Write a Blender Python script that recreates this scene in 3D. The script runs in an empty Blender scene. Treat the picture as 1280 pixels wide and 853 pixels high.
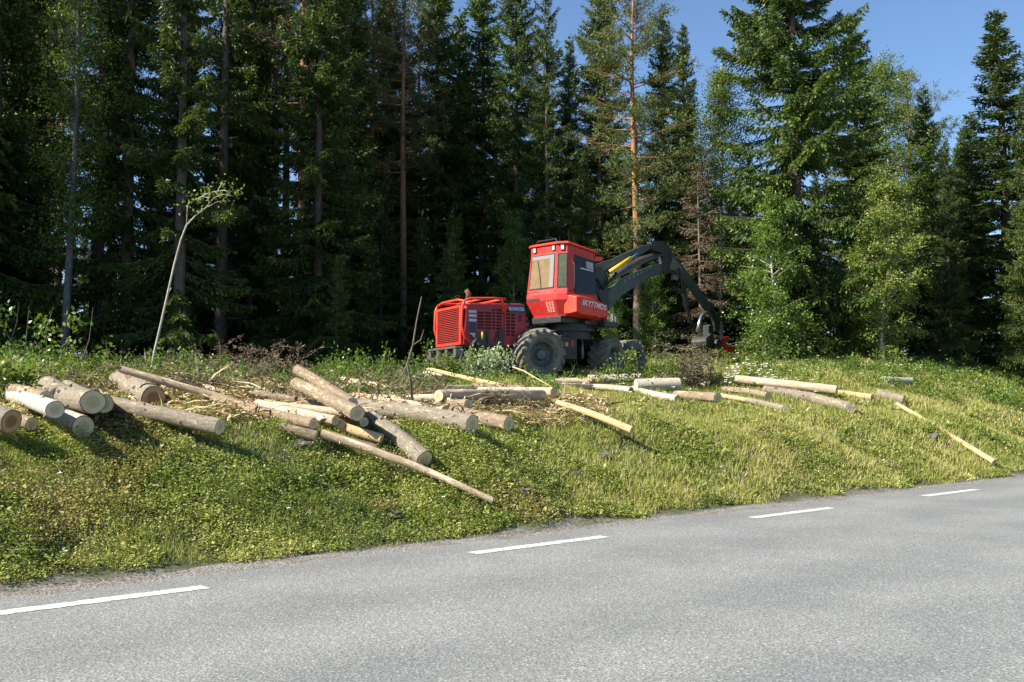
import bpy, math, random
import numpy as np
from mathutils import Vector, Matrix, noise as mnoise

SC = bpy.context.scene
COL = SC.collection
R = math.radians

# ------------------------------------------------------------------ camera
EYE = 1.5
FPX = 1244.0                      # focal length in pixels of a 1280 px wide frame
PITCH = math.atan((506 - 426.5) / FPX)
cam_d = bpy.data.cameras.new('camera')
cam_d.sensor_width = 36.0
cam_d.lens = 36.0 * FPX / 1280.0
cam_d.clip_start = 0.1
cam_d.clip_end = 2000
cam = bpy.data.objects.new('camera', cam_d)
cam.location = (0, 0, EYE)
cam.rotation_euler = (math.pi / 2 + PITCH, 0, 0)
COL.objects.link(cam)
SC.camera = cam

# ------------------------------------------------------------------ light
SUN_EL = R(40)
SUN_DIR = Vector((-0.92 * math.cos(SUN_EL), -0.39 * math.cos(SUN_EL), math.sin(SUN_EL))).normalized()
w = bpy.data.worlds.new('World'); SC.world = w; w.use_nodes = True
nt = w.node_tree
bg = nt.nodes['Background']
sky = nt.nodes.new('ShaderNodeTexSky')
sky.sky_type = 'NISHITA'; sky.sun_disc = False
sky.sun_elevation = SUN_EL
sky.sun_rotation = math.atan2(SUN_DIR.x, SUN_DIR.y)
sky.altitude = 300; sky.air_density = 1.0; sky.dust_density = 0.1; sky.ozone_density = 5.0
nt.links.new(sky.outputs[0], bg.inputs[0]); bg.inputs[1].default_value = 0.08
sd = bpy.data.lights.new('sun', 'SUN'); sd.energy = 5.0; sd.angle = R(0.53); sd.color = (1.0, 0.94, 0.82)
so = bpy.data.objects.new('sun', sd); so.location = (-20, 5, 30)
so.rotation_euler = SUN_DIR.to_track_quat('Z', 'Y').to_euler()
COL.objects.link(so)
SC.view_settings.view_transform = 'Standard'
SC.view_settings.look = 'None'
SC.view_settings.exposure = 1.2
SC.view_settings.gamma = 1.0
SC.cycles.max_bounces = 6
SC.cycles.diffuse_bounces = 3
SC.cycles.glossy_bounces = 2
SC.cycles.transmission_bounces = 4
SC.cycles.transparent_max_bounces = 8
SC.cycles.caustics_reflective = False
SC.cycles.caustics_refractive = False

# ------------------------------------------------------------------ ground shape
RD = Vector((0.751, 0.660, 0))    # along the road
RN = Vector((-0.660, 0.751, 0))   # away from the camera, across the road
PN = [-200, -3.5, -1.2, -0.8, 8.6, 9.0, 9.4, 10.0, 11.0, 11.6, 12.6, 14.5, 17.0, 20.0, 30.0, 60.0, 200.0, 900]
PH = [-1.2, -0.9, -0.2, -0.04, -0.04, 0.0, 0.12, 0.45, 0.98, 1.18, 1.33, 1.52, 1.82, 2.15, 2.35, 2.7, 4.0, 8.0]

def sn(x, y):
    return 0.751 * x + 0.660 * y, -0.660 * x + 0.751 * y

def smooth(t):
    t = np.clip(t, 0, 1)
    return t * t * (3 - 2 * t)

def gh(x, y):
    """ground height, works on numpy arrays and floats"""
    s, n = sn(np.asarray(x, float), np.asarray(y, float))
    edge = 0.10 * np.sin(s * 0.9) + 0.07 * np.sin(s * 2.3 + 1) + 0.04 * np.sin(s * 5.1 + 2)
    k = smooth((n - 8.4) / 0.6) * smooth((13 - n) / 3)
    h = np.interp(n + edge * k, PN, PH)
    h = h + smooth((s - 17) / 15) * 1.0 * smooth((n - 10.8) / 5)
    b = smooth((n - 9.2) / 1.2)
    h = h + b * (0.05 * np.sin(x * 1.7 + 0.6 * y) + 0.045 * np.sin(y * 2.3 - 0.9 * x + 1.3) + 0.02 * np.sin(x * 5.3 + y * 3.1))
    return h

def ray(px, py):
    d = Vector(((px - 640) / FPX, 1.0, (426.5 - py) / FPX))
    c, s_ = math.cos(PITCH), math.sin(PITCH)
    return Vector((d.x, d.y * c - d.z * s_, d.y * s_ + d.z * c))

def at(px, py, Y):
    d = ray(px, py)
    t = Y / d.y
    return Vector((d.x * t, Y, EYE + d.z * t))

def hit(px, py, c=0.0):
    """first point along the view ray that lies c above the ground (bank crest allowed for)"""
    d = ray(px, py)
    Y = 4.0
    best = None
    while Y < 60:
        t = Y / d.y
        gap = EYE + d.z * t - float(gh(d.x * t, Y)) - c
        if gap <= 0:
            return Vector((d.x * t, Y, EYE + d.z * t))
        if best is None or gap < best[0]:
            best = (gap, Vector((d.x * t, Y, EYE + d.z * t)))
        Y += 0.03
        if Y > 34 and best[0] < 0.25:
            break
    return best[1]

def ground_at(px, Y):
    x = (px - 640) / FPX * Y
    return Vector((x, Y, float(gh(x, Y))))

# ------------------------------------------------------------------ tags
def tag(o, label=None, cat=None, group=None, kind=None):
    if label: o['label'] = label
    if cat: o['category'] = cat
    if group: o['group'] = group
    if kind: o['kind'] = kind
    return o

def empty(name, loc=(0, 0, 0), rz=0.0):
    o = bpy.data.objects.new(name, None)
    o.empty_display_size = 0.3
    o.location = loc; o.rotation_euler = (0, 0, rz)
    COL.objects.link(o)
    return o

def link(name, me, mat=None, parent=None):
    o = bpy.data.objects.new(name, me)
    if mat is not None and len(me.materials) == 0:
        me.materials.append(mat)
    COL.objects.link(o)
    if parent is not None:
        o.parent = parent
    return o

# ------------------------------------------------------------------ mesh builder
class MB:
    def __init__(s): s.v = []; s.f = []
    def add(s, vs, fs):
        n = len(s.v); s.v += [tuple(p) for p in vs]; s.f += [tuple(i + n for i in q) for q in fs]
        return s
    def hexa(s, p):            # 8 points: bottom 4 (ccw) then top 4
        return s.add(p, [(3, 2, 1, 0), (4, 5, 6, 7), (0, 1, 5, 4), (1, 2, 6, 5), (2, 3, 7, 6), (3, 0, 4, 7)])
    def box(s, x0, x1, y0, y1, z0, z1, F=None):
        p = [(x0, y0, z0), (x1, y0, z0), (x1, y1, z0), (x0, y1, z0), (x0, y0, z1), (x1, y0, z1), (x1, y1, z1), (x0, y1, z1)]
        if F: p = [F(*q) for q in p]
        return s.hexa(p)
    def prism(s, pts, y0, y1, F=None):   # outline in x,z extruded along y
        n = len(pts)
        a = [(x, y0, z) for x, z in pts] + [(x, y1, z) for x, z in pts]
        if F: a = [F(*q) for q in a]
        return s.add(a, [tuple(range(n)), tuple(range(2 * n - 1, n - 1, -1))] + [(i, i + n, (i + 1) % n + n, (i + 1) % n) for i in range(n)])
    def loft(s, rings, cap=True):
        n = len(rings[0]); vs = [p for r in rings for p in r]; fs = []
        for k in range(len(rings) - 1):
            for i in range(n):
                j = (i + 1) % n
                fs.append((k * n + i, k * n + j, (k + 1) * n + j, (k + 1) * n + i))
        if cap:
            fs.append(tuple(range(n - 1, -1, -1))); m = (len(rings) - 1) * n
            fs.append(tuple(range(m, m + n)))
        return s.add(vs, fs)
    def tube(s, pts, r, seg=8, cap=True):
        pts = [Vector(p) for p in pts]
        rr = r if isinstance(r, (list, tuple)) else [r] * len(pts)
        rings = []
        up = None
        for i, p in enumerate(pts):
            t = (pts[min(i + 1, len(pts) - 1)] - pts[max(i - 1, 0)])
            if t.length < 1e-9: t = Vector((0, 0, 1))
            t.normalize()
            if up is None:
                up = Vector((0, 0, 1)) if abs(t.z) < 0.9 else Vector((1, 0, 0))
            a = t.cross(up)
            if a.length < 1e-6: a = t.cross(Vector((1, 0, 0)))
            a.normalize(); b = a.cross(t).normalized(); up = b
            rings.append([p + a * (rr[i] * math.cos(2 * math.pi * k / seg)) - b * (rr[i] * math.sin(2 * math.pi * k / seg)) for k in range(seg)])
        return s.loft(rings, cap)
    def lathe(s, prof, c, ax, seg=32, cap=False):   # prof: (offset along axis, radius)
        ax = Vector(ax).normalized(); c = Vector(c)
        u = ax.orthogonal().normalized(); v = ax.cross(u)
        rings = [[c + ax * a + (u * math.cos(2 * math.pi * k / seg) + v * math.sin(2 * math.pi * k / seg)) * r for k in range(seg)] for a, r in prof]
        return s.loft(rings, cap)
    def mesh(s, name, smooth_=False, recalc=True):
        me = bpy.data.meshes.new(name); me.from_pydata(s.v, [], s.f); me.validate()
        if not recalc:
            if smooth_: me.shade_smooth()
            return me
        import bmesh
        bm = bmesh.new(); bm.from_mesh(me); bmesh.ops.recalc_face_normals(bm, faces=bm.faces); bm.to_mesh(me); bm.free()
        if smooth_: me.shade_smooth()
        return me
    def build(s, name, mat, parent=None, smooth_=False, bevel=0.0, recalc=True):
        o = link(name, s.mesh(name, smooth_, recalc), mat, parent)
        if bevel:
            b = o.modifiers.new('bevel', 'BEVEL'); b.width = bevel; b.segments = 2; b.limit_method = 'ANGLE'; b.angle_limit = R(35)
        return o

# ------------------------------------------------------------------ node helpers
def mat(name):
    m = bpy.data.materials.new(name); m.use_nodes = True
    return m, m.node_tree, m.node_tree.nodes['Principled BSDF']

def N(nt, kind, **kw):
    n = nt.nodes.new(kind)
    for k, v in kw.items(): setattr(n, k, v)
    return n

def ramp(nt, fac, stops):
    r = nt.nodes.new('ShaderNodeValToRGB')
    while len(r.color_ramp.elements) > 1: r.color_ramp.elements.remove(r.color_ramp.elements[-1])
    r.color_ramp.elements[0].position = stops[0][0]; r.color_ramp.elements[0].color = (*stops[0][1], 1)
    for p, c in stops[1:]:
        e = r.color_ramp.elements.new(p); e.color = (*c, 1)
    nt.links.new(fac, r.inputs[0])
    return r.outputs[0]

def noise(nt, scale, detail=4, rough=0.6, vec=None, dist=0.0):
    n = N(nt, 'ShaderNodeTexNoise'); n.inputs['Scale'].default_value = scale; n.inputs['Detail'].default_value = detail
    n.inputs['Roughness'].default_value = rough; n.inputs['Distortion'].default_value = dist
    if vec is not None: nt.links.new(vec, n.inputs['Vector'])
    return n.outputs['Fac']

def coord(nt, kind='Object'):
    return N(nt, 'ShaderNodeTexCoord').outputs[kind]

def mixc(nt, fac, a, b, mode='MIX'):
    m = N(nt, 'ShaderNodeMix', data_type='RGBA', blend_type=mode)
    for sock, val in ((m.inputs[0], fac), (m.inputs[6], a), (m.inputs[7], b)):
        if isinstance(val, (int, float)): sock.default_value = val
        elif isinstance(val, tuple): sock.default_value = (*val, 1)
        else: nt.links.new(val, sock)
    return m.outputs[2]

def bump(nt, bsdf, h, strength=0.5, dist=0.02):
    b = N(nt, 'ShaderNodeBump'); b.inputs['Strength'].default_value = strength; b.inputs['Distance'].default_value = dist
    nt.links.new(h, b.inputs['Height']); nt.links.new(b.outputs[0], bsdf.inputs['Normal'])

def mapping(nt, vec, scale):
    m = N(nt, 'ShaderNodeMapping'); m.inputs['Scale'].default_value = scale; nt.links.new(vec, m.inputs['Vector'])
    return m.outputs[0]

def plain(name, col, rough=0.5, metal=0.0, var=0.0, scale=6, dirt=None, dirt_amt=0.5, spec=0.5, bumpy=0.0):
    m, t, b = mat(name)
    b.inputs['Roughness'].default_value = rough; b.inputs['Metallic'].default_value = metal
    b.inputs['Specular IOR Level'].default_value = spec
    v = coord(t)
    c2 = tuple(min(1, x * (1 + var)) for x in col); c1 = tuple(x * (1 - var) for x in col)
    f = noise(t, scale, 6, 0.65, v)
    out = ramp(t, f, [(0.3, c1), (0.7, c2)])
    if dirt:
        g = noise(t, scale * 0.6, 8, 0.75, v)
        k = ramp(t, g, [(0.48, (0, 0, 0)), (0.75, (dirt_amt,) * 3)])
        out = mixc(t, k, out, dirt)
    t.links.new(out, b.inputs['Base Color'])
    if bumpy: bump(t, b, noise(t, scale * 6, 6, 0.7, v), bumpy, 0.01)
    return m

def leaf_mat(name, stops, trans=0.3, rough=0.5, var=0.25, tcol=None, hue=0.0):
    """foliage: colour picked leaf by leaf, with a little light passing through"""
    m, t, b = mat(name)
    a = N(t, 'ShaderNodeAttribute', attribute_name='rnd')
    c = ramp(t, a.outputs['Fac'], stops)
    oi = N(t, 'ShaderNodeObjectInfo')
    k = N(t, 'ShaderNodeMapRange'); k.inputs[3].default_value = 1 - var; k.inputs[4].default_value = 1 + var
    t.links.new(oi.outputs['Random'], k.inputs[0])
    hs = N(t, 'ShaderNodeHueSaturation'); t.links.new(k.outputs[0], hs.inputs['Value']); t.links.new(c, hs.inputs['Color'])
    t.links.new(hs.outputs[0], b.inputs['Base Color'])
    b.inputs['Roughness'].default_value = rough; b.inputs['Specular IOR Level'].default_value = 0.35
    tr = N(t, 'ShaderNodeBsdfTranslucent')
    tc = mixc(t, 1.0, hs.outputs[0], tcol or (1.25, 1.25, 0.6), 'MULTIPLY')
    t.links.new(tc, tr.inputs[0])
    ms = N(t, 'ShaderNodeMixShader'); ms.inputs[0].default_value = trans
    t.links.new(b.outputs[0], ms.inputs[1]); t.links.new(tr.outputs[0], ms.inputs[2])
    t.links.new(ms.outputs[0], t.nodes['Material Output'].inputs[0])
    return m

# ------------------------------------------------------------------ leaf clouds
class Leaves:
    def __init__(s): s.P = []; s.D = []; s.L = []; s.W = []; s.r = []; s.Nn = []
    def add(s, P, D, L, W, rnd, Nn=None):
        P = np.atleast_2d(P); n = len(P)
        D = np.broadcast_to(np.asarray(D, float), (n, 3))
        s.P.append(P); s.D.append(D); s.L.append(np.broadcast_to(L, n)); s.W.append(np.broadcast_to(W, n)); s.r.append(np.broadcast_to(rnd, n))
        s.Nn.append(np.broadcast_to(np.asarray(Nn, float), (n, 3)) if Nn is not None else np.full((n, 3), np.nan))
    def mesh(s, name, rng):
        P = np.concatenate(s.P); D = np.concatenate(s.D).astype(float); L = np.concatenate(s.L)[:, None]; W = np.concatenate(s.W)[:, None]
        r = np.concatenate(s.r); Nn = np.concatenate(s.Nn)
        D = D / (np.linalg.norm(D, axis=1, keepdims=True) + 1e-9)
        rn = rng.normal(size=P.shape); bad = np.isnan(Nn[:, 0]); Nn[bad] = rn[bad]
        side = np.cross(D, Nn); side /= (np.linalg.norm(side, axis=1, keepdims=True) + 1e-9)
        up = np.cross(side, D)
        n = len(P)
        V = np.empty((n, 4, 3))
        V[:, 0] = P; V[:, 2] = P + D * L
        mid = P + D * L * 0.45 + up * L * 0.08
        V[:, 1] = mid + side * W * 0.5; V[:, 3] = mid - side * W * 0.5
        me = bpy.data.meshes.new(name)
        me.vertices.add(n * 4); me.loops.add(n * 4); me.polygons.add(n)
        me.vertices.foreach_set('co', V.reshape(-1).astype(np.float32))
        me.loops.foreach_set('vertex_index', np.arange(n * 4, dtype=np.int32))
        me.polygons.foreach_set('loop_start', np.arange(0, n * 4, 4, dtype=np.int32))
        me.polygons.foreach_set('loop_total', np.full(n, 4, dtype=np.int32))
        me.update(calc_edges=True)
        at_ = me.attributes.new('rnd', 'FLOAT', 'FACE'); at_.data.foreach_set('value', r.astype(np.float32))
        return me
# ================================================================== setting materials
def asphalt_mat():
    m, t, b = mat('asphalt')
    v = coord(t)
    n1 = noise(t, 55, 3, 0.75, v); n2 = noise(t, 170, 2, 0.8, v); big = noise(t, 0.8, 4, 0.6, v)
    vo = N(t, 'ShaderNodeTexVoronoi'); vo.inputs['Scale'].default_value = 66; t.links.new(v, vo.inputs['Vector'])
    c = ramp(t, vo.outputs['Color'], [(0.0, (0.035, 0.036, 0.036)), (0.3, (0.12, 0.123, 0.12)), (0.7, (0.20, 0.205, 0.20)), (0.9, (0.38, 0.385, 0.37)), (1.0, (0.62, 0.62, 0.60))])
    c = mixc(t, 0.5, c, ramp(t, n1, [(0.3, (0.05, 0.05, 0.049)), (0.5, (0.21, 0.209, 0.202)), (0.72, (0.52, 0.51, 0.49))]))
    # wheel tracks running along the road (bands across n), a trace darker and smoother
    sp = N(t, 'ShaderNodeSeparateXYZ'); t.links.new(v, sp.inputs[0])
    mx = N(t, 'ShaderNodeMath', operation='MULTIPLY'); t.links.new(sp.outputs['Y'], mx.inputs[0]); mx.inputs[1].default_value = 2 * math.pi / 1.75
    sn_ = N(t, 'ShaderNodeMath', operation='SINE'); t.links.new(mx.outputs[0], sn_.inputs[0])
    ad = N(t, 'ShaderNodeMath', operation='MULTIPLY_ADD'); t.links.new(sn_.outputs[0], ad.inputs[0]); ad.inputs[1].default_value = 0.10; t.links.new(big, ad.inputs[2])
    k = ramp(t, ad.outputs[0], [(0.3, (0.84, 0.845, 0.86)), (0.7, (1.10, 1.10, 1.09))])
    c = mixc(t, 1.0, c, k, 'MULTIPLY')
    t.links.new(c, b.inputs['Base Color']); b.inputs['Roughness'].default_value = 0.8
    b.inputs['Specular IOR Level'].default_value = 0.4
    bump(t, b, vo.outputs['Distance'], 0.6, 0.006)
    return m

def paint_mat():
    m, t, b = mat('road_paint')
    v = coord(t)
    n1 = noise(t, 60, 4, 0.8, v); n2 = noise(t, 6, 4, 0.7, v)
    c = ramp(t, n1, [(0.38, (0.15, 0.147, 0.14)), (0.46, (0.54, 0.55, 0.50)), (0.8, (0.72, 0.71, 0.66))])
    c = mixc(t, 1.0, c, ramp(t, n2, [(0.3, (0.85, 0.84, 0.8)), (0.6, (1, 1, 1))]), 'MULTIPLY')
    t.links.new(c, b.inputs['Base Color']); b.inputs['Roughness'].default_value = 0.75
    bump(t, b, n1, 0.4, 0.005)
    return m

def soil_mat():
    m, t, b = mat('bank_soil')
    v = coord(t)
    n1 = noise(t, 1.3, 6, 0.7, v); n2 = noise(t, 18, 6, 0.75, v)
    a = ramp(t, n2, [(0.3, (0.03, 0.024, 0.014)), (0.5, (0.075, 0.07, 0.03)), (0.75, (0.13, 0.12, 0.055))])
    g = ramp(t, n2, [(0.3, (0.03, 0.04, 0.012)), (0.6, (0.09, 0.11, 0.03)), (0.8, (0.15, 0.15, 0.06))])
    c = mixc(t, ramp(t, n1, [(0.4, (0, 0, 0)), (0.6, (1, 1, 1))]), a, g)
    # grit and dust where the bank meets the asphalt
    dp = N(t, 'ShaderNodeVectorMath', operation='DOT_PRODUCT'); t.links.new(v, dp.inputs[0]); dp.inputs[1].default_value = tuple(RN)
    ad = N(t, 'ShaderNodeMath', operation='MULTIPLY_ADD'); t.links.new(noise(t, 2.2, 5, 0.7, v), ad.inputs[0]); ad.inputs[1].default_value = -1.0; t.links.new(dp.outputs['Value'], ad.inputs[2])
    mr = N(t, 'ShaderNodeMapRange'); t.links.new(ad.outputs[0], mr.inputs[0]); mr.inputs[1].default_value = 8.3; mr.inputs[2].default_value = 8.6; mr.inputs[3].default_value = 1; mr.inputs[4].default_value = 0
    vo = N(t, 'ShaderNodeTexVoronoi'); vo.inputs['Scale'].default_value = 45; t.links.new(v, vo.inputs['Vector'])
    gr = ramp(t, vo.outputs['Color'], [(0.0, (0.07, 0.06, 0.048)), (0.5, (0.17, 0.155, 0.135)), (1.0, (0.34, 0.32, 0.29))])
    c = mixc(t, mr.outputs[0], c, gr)
    t.links.new(c, b.inputs['Base Color']); b.inputs['Roughness'].default_value = 0.95
    bump(t, b, n2, 0.8, 0.05)
    return m

def gravel_mat():
    m, t, b = mat('gravel')
    v = coord(t)
    vo = N(t, 'ShaderNodeTexVoronoi'); vo.inputs['Scale'].default_value = 45; t.links.new(v, vo.inputs['Vector'])
    c = ramp(t, vo.outputs['Color'], [(0.0, (0.08, 0.075, 0.065)), (0.5, (0.19, 0.18, 0.165)), (1.0, (0.36, 0.35, 0.33))])
    c = mixc(t, ramp(t, noise(t, 2.5, 5, 0.7, v), [(0.45, (0, 0, 0)), (0.65, (0.7, 0.7, 0.7))]), c, (0.13, 0.095, 0.06))
    t.links.new(c, b.inputs['Base Color']); b.inputs['Roughness'].default_value = 0.9
    bump(t, b, vo.outputs['Distance'], 0.9, 0.015)
    return m

M_ASPH = asphalt_mat(); M_PAINT = paint_mat(); M_SOIL = soil_mat(); M_GRAVEL = gravel_mat()

# ------------------------------------------------------------------ ground: one sheet to the horizon
def grid_axis(parts):
    a = []
    for lo, hi, st in parts: a += list(np.arange(lo, hi, st))
    return np.array(a + [parts[-1][1]])
def build_ground():
    S = grid_axis([(-900, -60, 60), (-60, -14, 4), (-14, 50, 0.25), (50, 80, 3), (80, 900, 60)])
    Nn = grid_axis([(-900, -40, 60), (-40, -4, 4), (-4, 8.2, 0.8), (8.2, 20, 0.16), (20, 40, 0.8), (40, 80, 4), (80, 900, 60)])
    s, n = np.meshgrid(S, Nn, indexing='ij')
    x = 0.751 * s - 0.660 * n; y = 0.660 * s + 0.751 * n
    z = gh(x, y)
    ns, nn = len(S), len(Nn)
    V = np.stack([x, y, z], -1).reshape(-1, 3)
    i, j = np.meshgrid(np.arange(ns - 1), np.arange(nn - 1), indexing='ij')
    a = (i * nn + j).reshape(-1)
    F = np.stack([a, a + nn, a + nn + 1, a + 1], -1)
    me = bpy.data.meshes.new('ground')
    me.from_pydata(V.tolist(), [], F.tolist()); me.shade_smooth()
    return tag(link('ground', me, M_SOIL), kind='structure', label='sloping grassy roadside bank and forest floor')
build_ground()

def road_strip(name, n_lo, n_hi, z, m, s0=-60, s1=140, step=2.0, label=None):
    """sheet along the road; object frame: X along the road, Y across it"""
    ss = np.arange(s0, s1 + 0.01, step)
    vs = []; fs = []
    for k, s in enumerate(ss):
        lo = n_lo(s) if callable(n_lo) else n_lo
        hi = n_hi(s) if callable(n_hi) else n_hi
        vs += [(s, lo, 0), (s, hi, 0)]
        if k: fs.append((2 * k - 2, 2 * k, 2 * k + 1, 2 * k - 1))
    me = bpy.data.meshes.new(name); me.from_pydata(vs, [], fs)
    o = link(name, me, m)
    o.location = (0, 0, z); o.rotation_euler = (0, 0, math.atan2(RD.y, RD.x))
    return tag(o, label, kind='structure')
def wig(s):
    return 8.5 + 0.06 * math.sin(s * 1.3) + 0.05 * math.sin(s * 3.7 + 1) + 0.05 * math.sin(s * 9.1)
road_strip('gravel_shoulder', 8.3, 9.15, -0.012, M_GRAVEL, step=0.5, label='narrow strip of dusty gravel between asphalt and grass')
road_strip('road', -0.9, wig, 0.0, M_ASPH, step=0.25, label='light grey worn asphalt road')

# broken edge line: dash ends taken from the photograph, one period every PER metres
def s_of(px, py):
    d = ray(px, py); t = -EYE / d.z
    return sn(d.x * t, d.y * t)
e0 = s_of(255, 733.5); e1 = s_of(757, 671.5); e2 = s_of(1040, 635); e3 = s_of(1220, 612)
PER = (e3[0] - e0[0]) / 3
LN = (e0[1] + e1[1] + e2[1]) / 3
print('edge line', e0, e1, e2, e3, 'period', PER)
dash_group = 'dashes of the broken white edge line'
dash_lab = {-1: None, 0: 'white edge line dash at the left edge, nearest the camera', 1: 'white edge line dash below the middle logs',
            2: 'white edge line dash third along the road, right of the middle', 3: 'small far white edge line dash near the right edge'}
for k in range(0, 4):
    e = e0[0] + k * PER
    me = bpy.data.meshes.new('edge_line_dash')
    n_ = 60; vs = []; fs = []
    rr = random.Random(k + 5)
    for i in range(n_ + 1):
        u = e - 0.41 * PER * (1 - i / n_)
        j1 = rr.uniform(-.012, .012); j2 = rr.uniform(-.012, .012)
        vs += [(u, LN - 0.085 + j1, 0), (u, LN + 0.085 + j2, 0)]
        if i: fs.append((2 * i - 2, 2 * i, 2 * i + 1, 2 * i - 1))
    me.from_pydata(vs, [], fs)
    o = link('edge_line_dash', me, M_PAINT); o.location = (0, 0, 0.004); o.rotation_euler = (0, 0, math.atan2(RD.y, RD.x))
    tag(o, dash_lab[k], 'road marking', dash_group, 'structure')

# ================================================================== ground cover
rng = np.random.default_rng(11)
G_GRASS = leaf_mat('grass_blades', [(0.0, (0.15, 0.20, 0.035)), (0.35, (0.26, 0.31, 0.065)), (0.65, (0.38, 0.39, 0.11)), (0.85, (0.52, 0.45, 0.19)), (1.0, (0.62, 0.48, 0.32))], 0.4, 0.5, 0.0)
G_LEAF = leaf_mat('low_leaves', [(0.0, (0.08, 0.14, 0.03)), (0.4, (0.20, 0.27, 0.055)), (0.65, (0.36, 0.40, 0.10)), (0.85, (0.60, 0.58, 0.25)), (0.93, (0.33, 0.23, 0.11)), (1.0, (0.19, 0.11, 0.06))], 0.35, 0.5, 0.0)

def vnoise(x, y, f, seed=0):
    """cheap smooth value noise in numpy"""
    x = x * f + seed * 17.3; y = y * f + seed * 9.1
    xi = np.floor(x).astype(int); yi = np.floor(y).astype(int); fx = x - xi; fy = y - yi
    fx = fx * fx * (3 - 2 * fx); fy = fy * fy * (3 - 2 * fy)
    def h(a, b):
        q = np.sin(a * 127.1 + b * 311.7 + seed * 74.7) * 43758.5453
        return q - np.floor(q)
    return (h(xi, yi) * (1 - fx) + h(xi + 1, yi) * fx) * (1 - fy) + (h(xi, yi + 1) * (1 - fx) + h(xi + 1, yi + 1) * fx) * fy

def scatter_bank(count, n_lo, n_hi, seed, power=2.0):
    """points on the bank inside (a little wider than) the view, thinner with distance"""
    g = np.random.default_rng(seed); out = []
    tot = 0
    while tot < count:
        m = count * 4
        s = g.uniform(-12, 52, m); n = g.uniform(n_lo, n_hi, m)
        x = 0.751 * s - 0.660 * n; y = 0.660 * s + 0.751 * n
        keep = (y > 4) & (np.abs(x) < 0.56 * y + 1.0)
        keep &= g.random(m) < np.clip((10.0 / np.maximum(y, 6)) ** power, 0, 1)
        out.append(np.stack([x[keep], y[keep], s[keep], n[keep]], -1)); tot += keep.sum()
    return np.concatenate(out)[:count]

def logzone(s, n):
    return smooth((n - 11.3) / 0.7) * smooth((17.5 - n) / 1.5) * smooth((17 - s) / 5)

def blades():
    L = Leaves()
    q = scatter_bank(500000, 8.75, 21, 1, 1.5)
    x, y, s, n = q.T
    dn = vnoise(x, y, 0.9, 1); dn2 = vnoise(x, y, 3.5, 2)
    right = smooth((s - 6) / 9)                        # grassier to the right, leafier to the left
    keep = rng.random(len(x)) < np.clip(0.40 + 0.55 * right + 0.45 * smooth((n - 10.3) / .8) + 1.1 * (dn - 0.5) + 1.0 * (dn2 - .45), 0.05, 1) * smooth((n - 8.78 - 0.32 * vnoise(x, y, 1.7, 21)) / 0.25)
    keep &= rng.random(len(x)) > 0.72 * logzone(s, n)
    x, y, s, n, dn, dn2, right = [a[keep] for a in (x, y, s, n, dn, dn2, right)]
    z = gh(x, y) - 0.01
    m = len(x)
    hgt = (0.05 + 0.08 * dn * (0.4 + right) + 0.04 * dn2 + 0.07 * smooth((n - 13) / 4) * smooth((s - 16) / 8) * (0.5 + dn)) * rng.uniform(0.6, 1.4, m) * (0.45 + 0.55 * smooth((n - 8.9) / 0.6))
    az = rng.uniform(0, 2 * np.pi, m); lean = np.abs(rng.normal(0.5, 0.5, m))
    D = np.stack([np.cos(az) * lean, np.sin(az) * lean, np.ones(m)], -1)
    rn = np.clip(rng.normal(0.25 + 0.45 * vnoise(x, y, 0.6, 7), 0.2, m), 0, 1)
    rn = np.where(rng.random(m) < 0.06 + 0.22 * vnoise(x, y, 1.9, 8) ** 2, rng.uniform(0.88, 1, m), rn)
    L.add(np.stack([x, y, z], -1), D, hgt * 1.15, 0.0075 * np.clip(y / 9, 1, 4), rn)
    return L
o = link('grass', blades().mesh('grass', rng), G_GRASS); tag(o, 'yellow green grass growing over the roadside bank', 'grass', kind='stuff')

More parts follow.
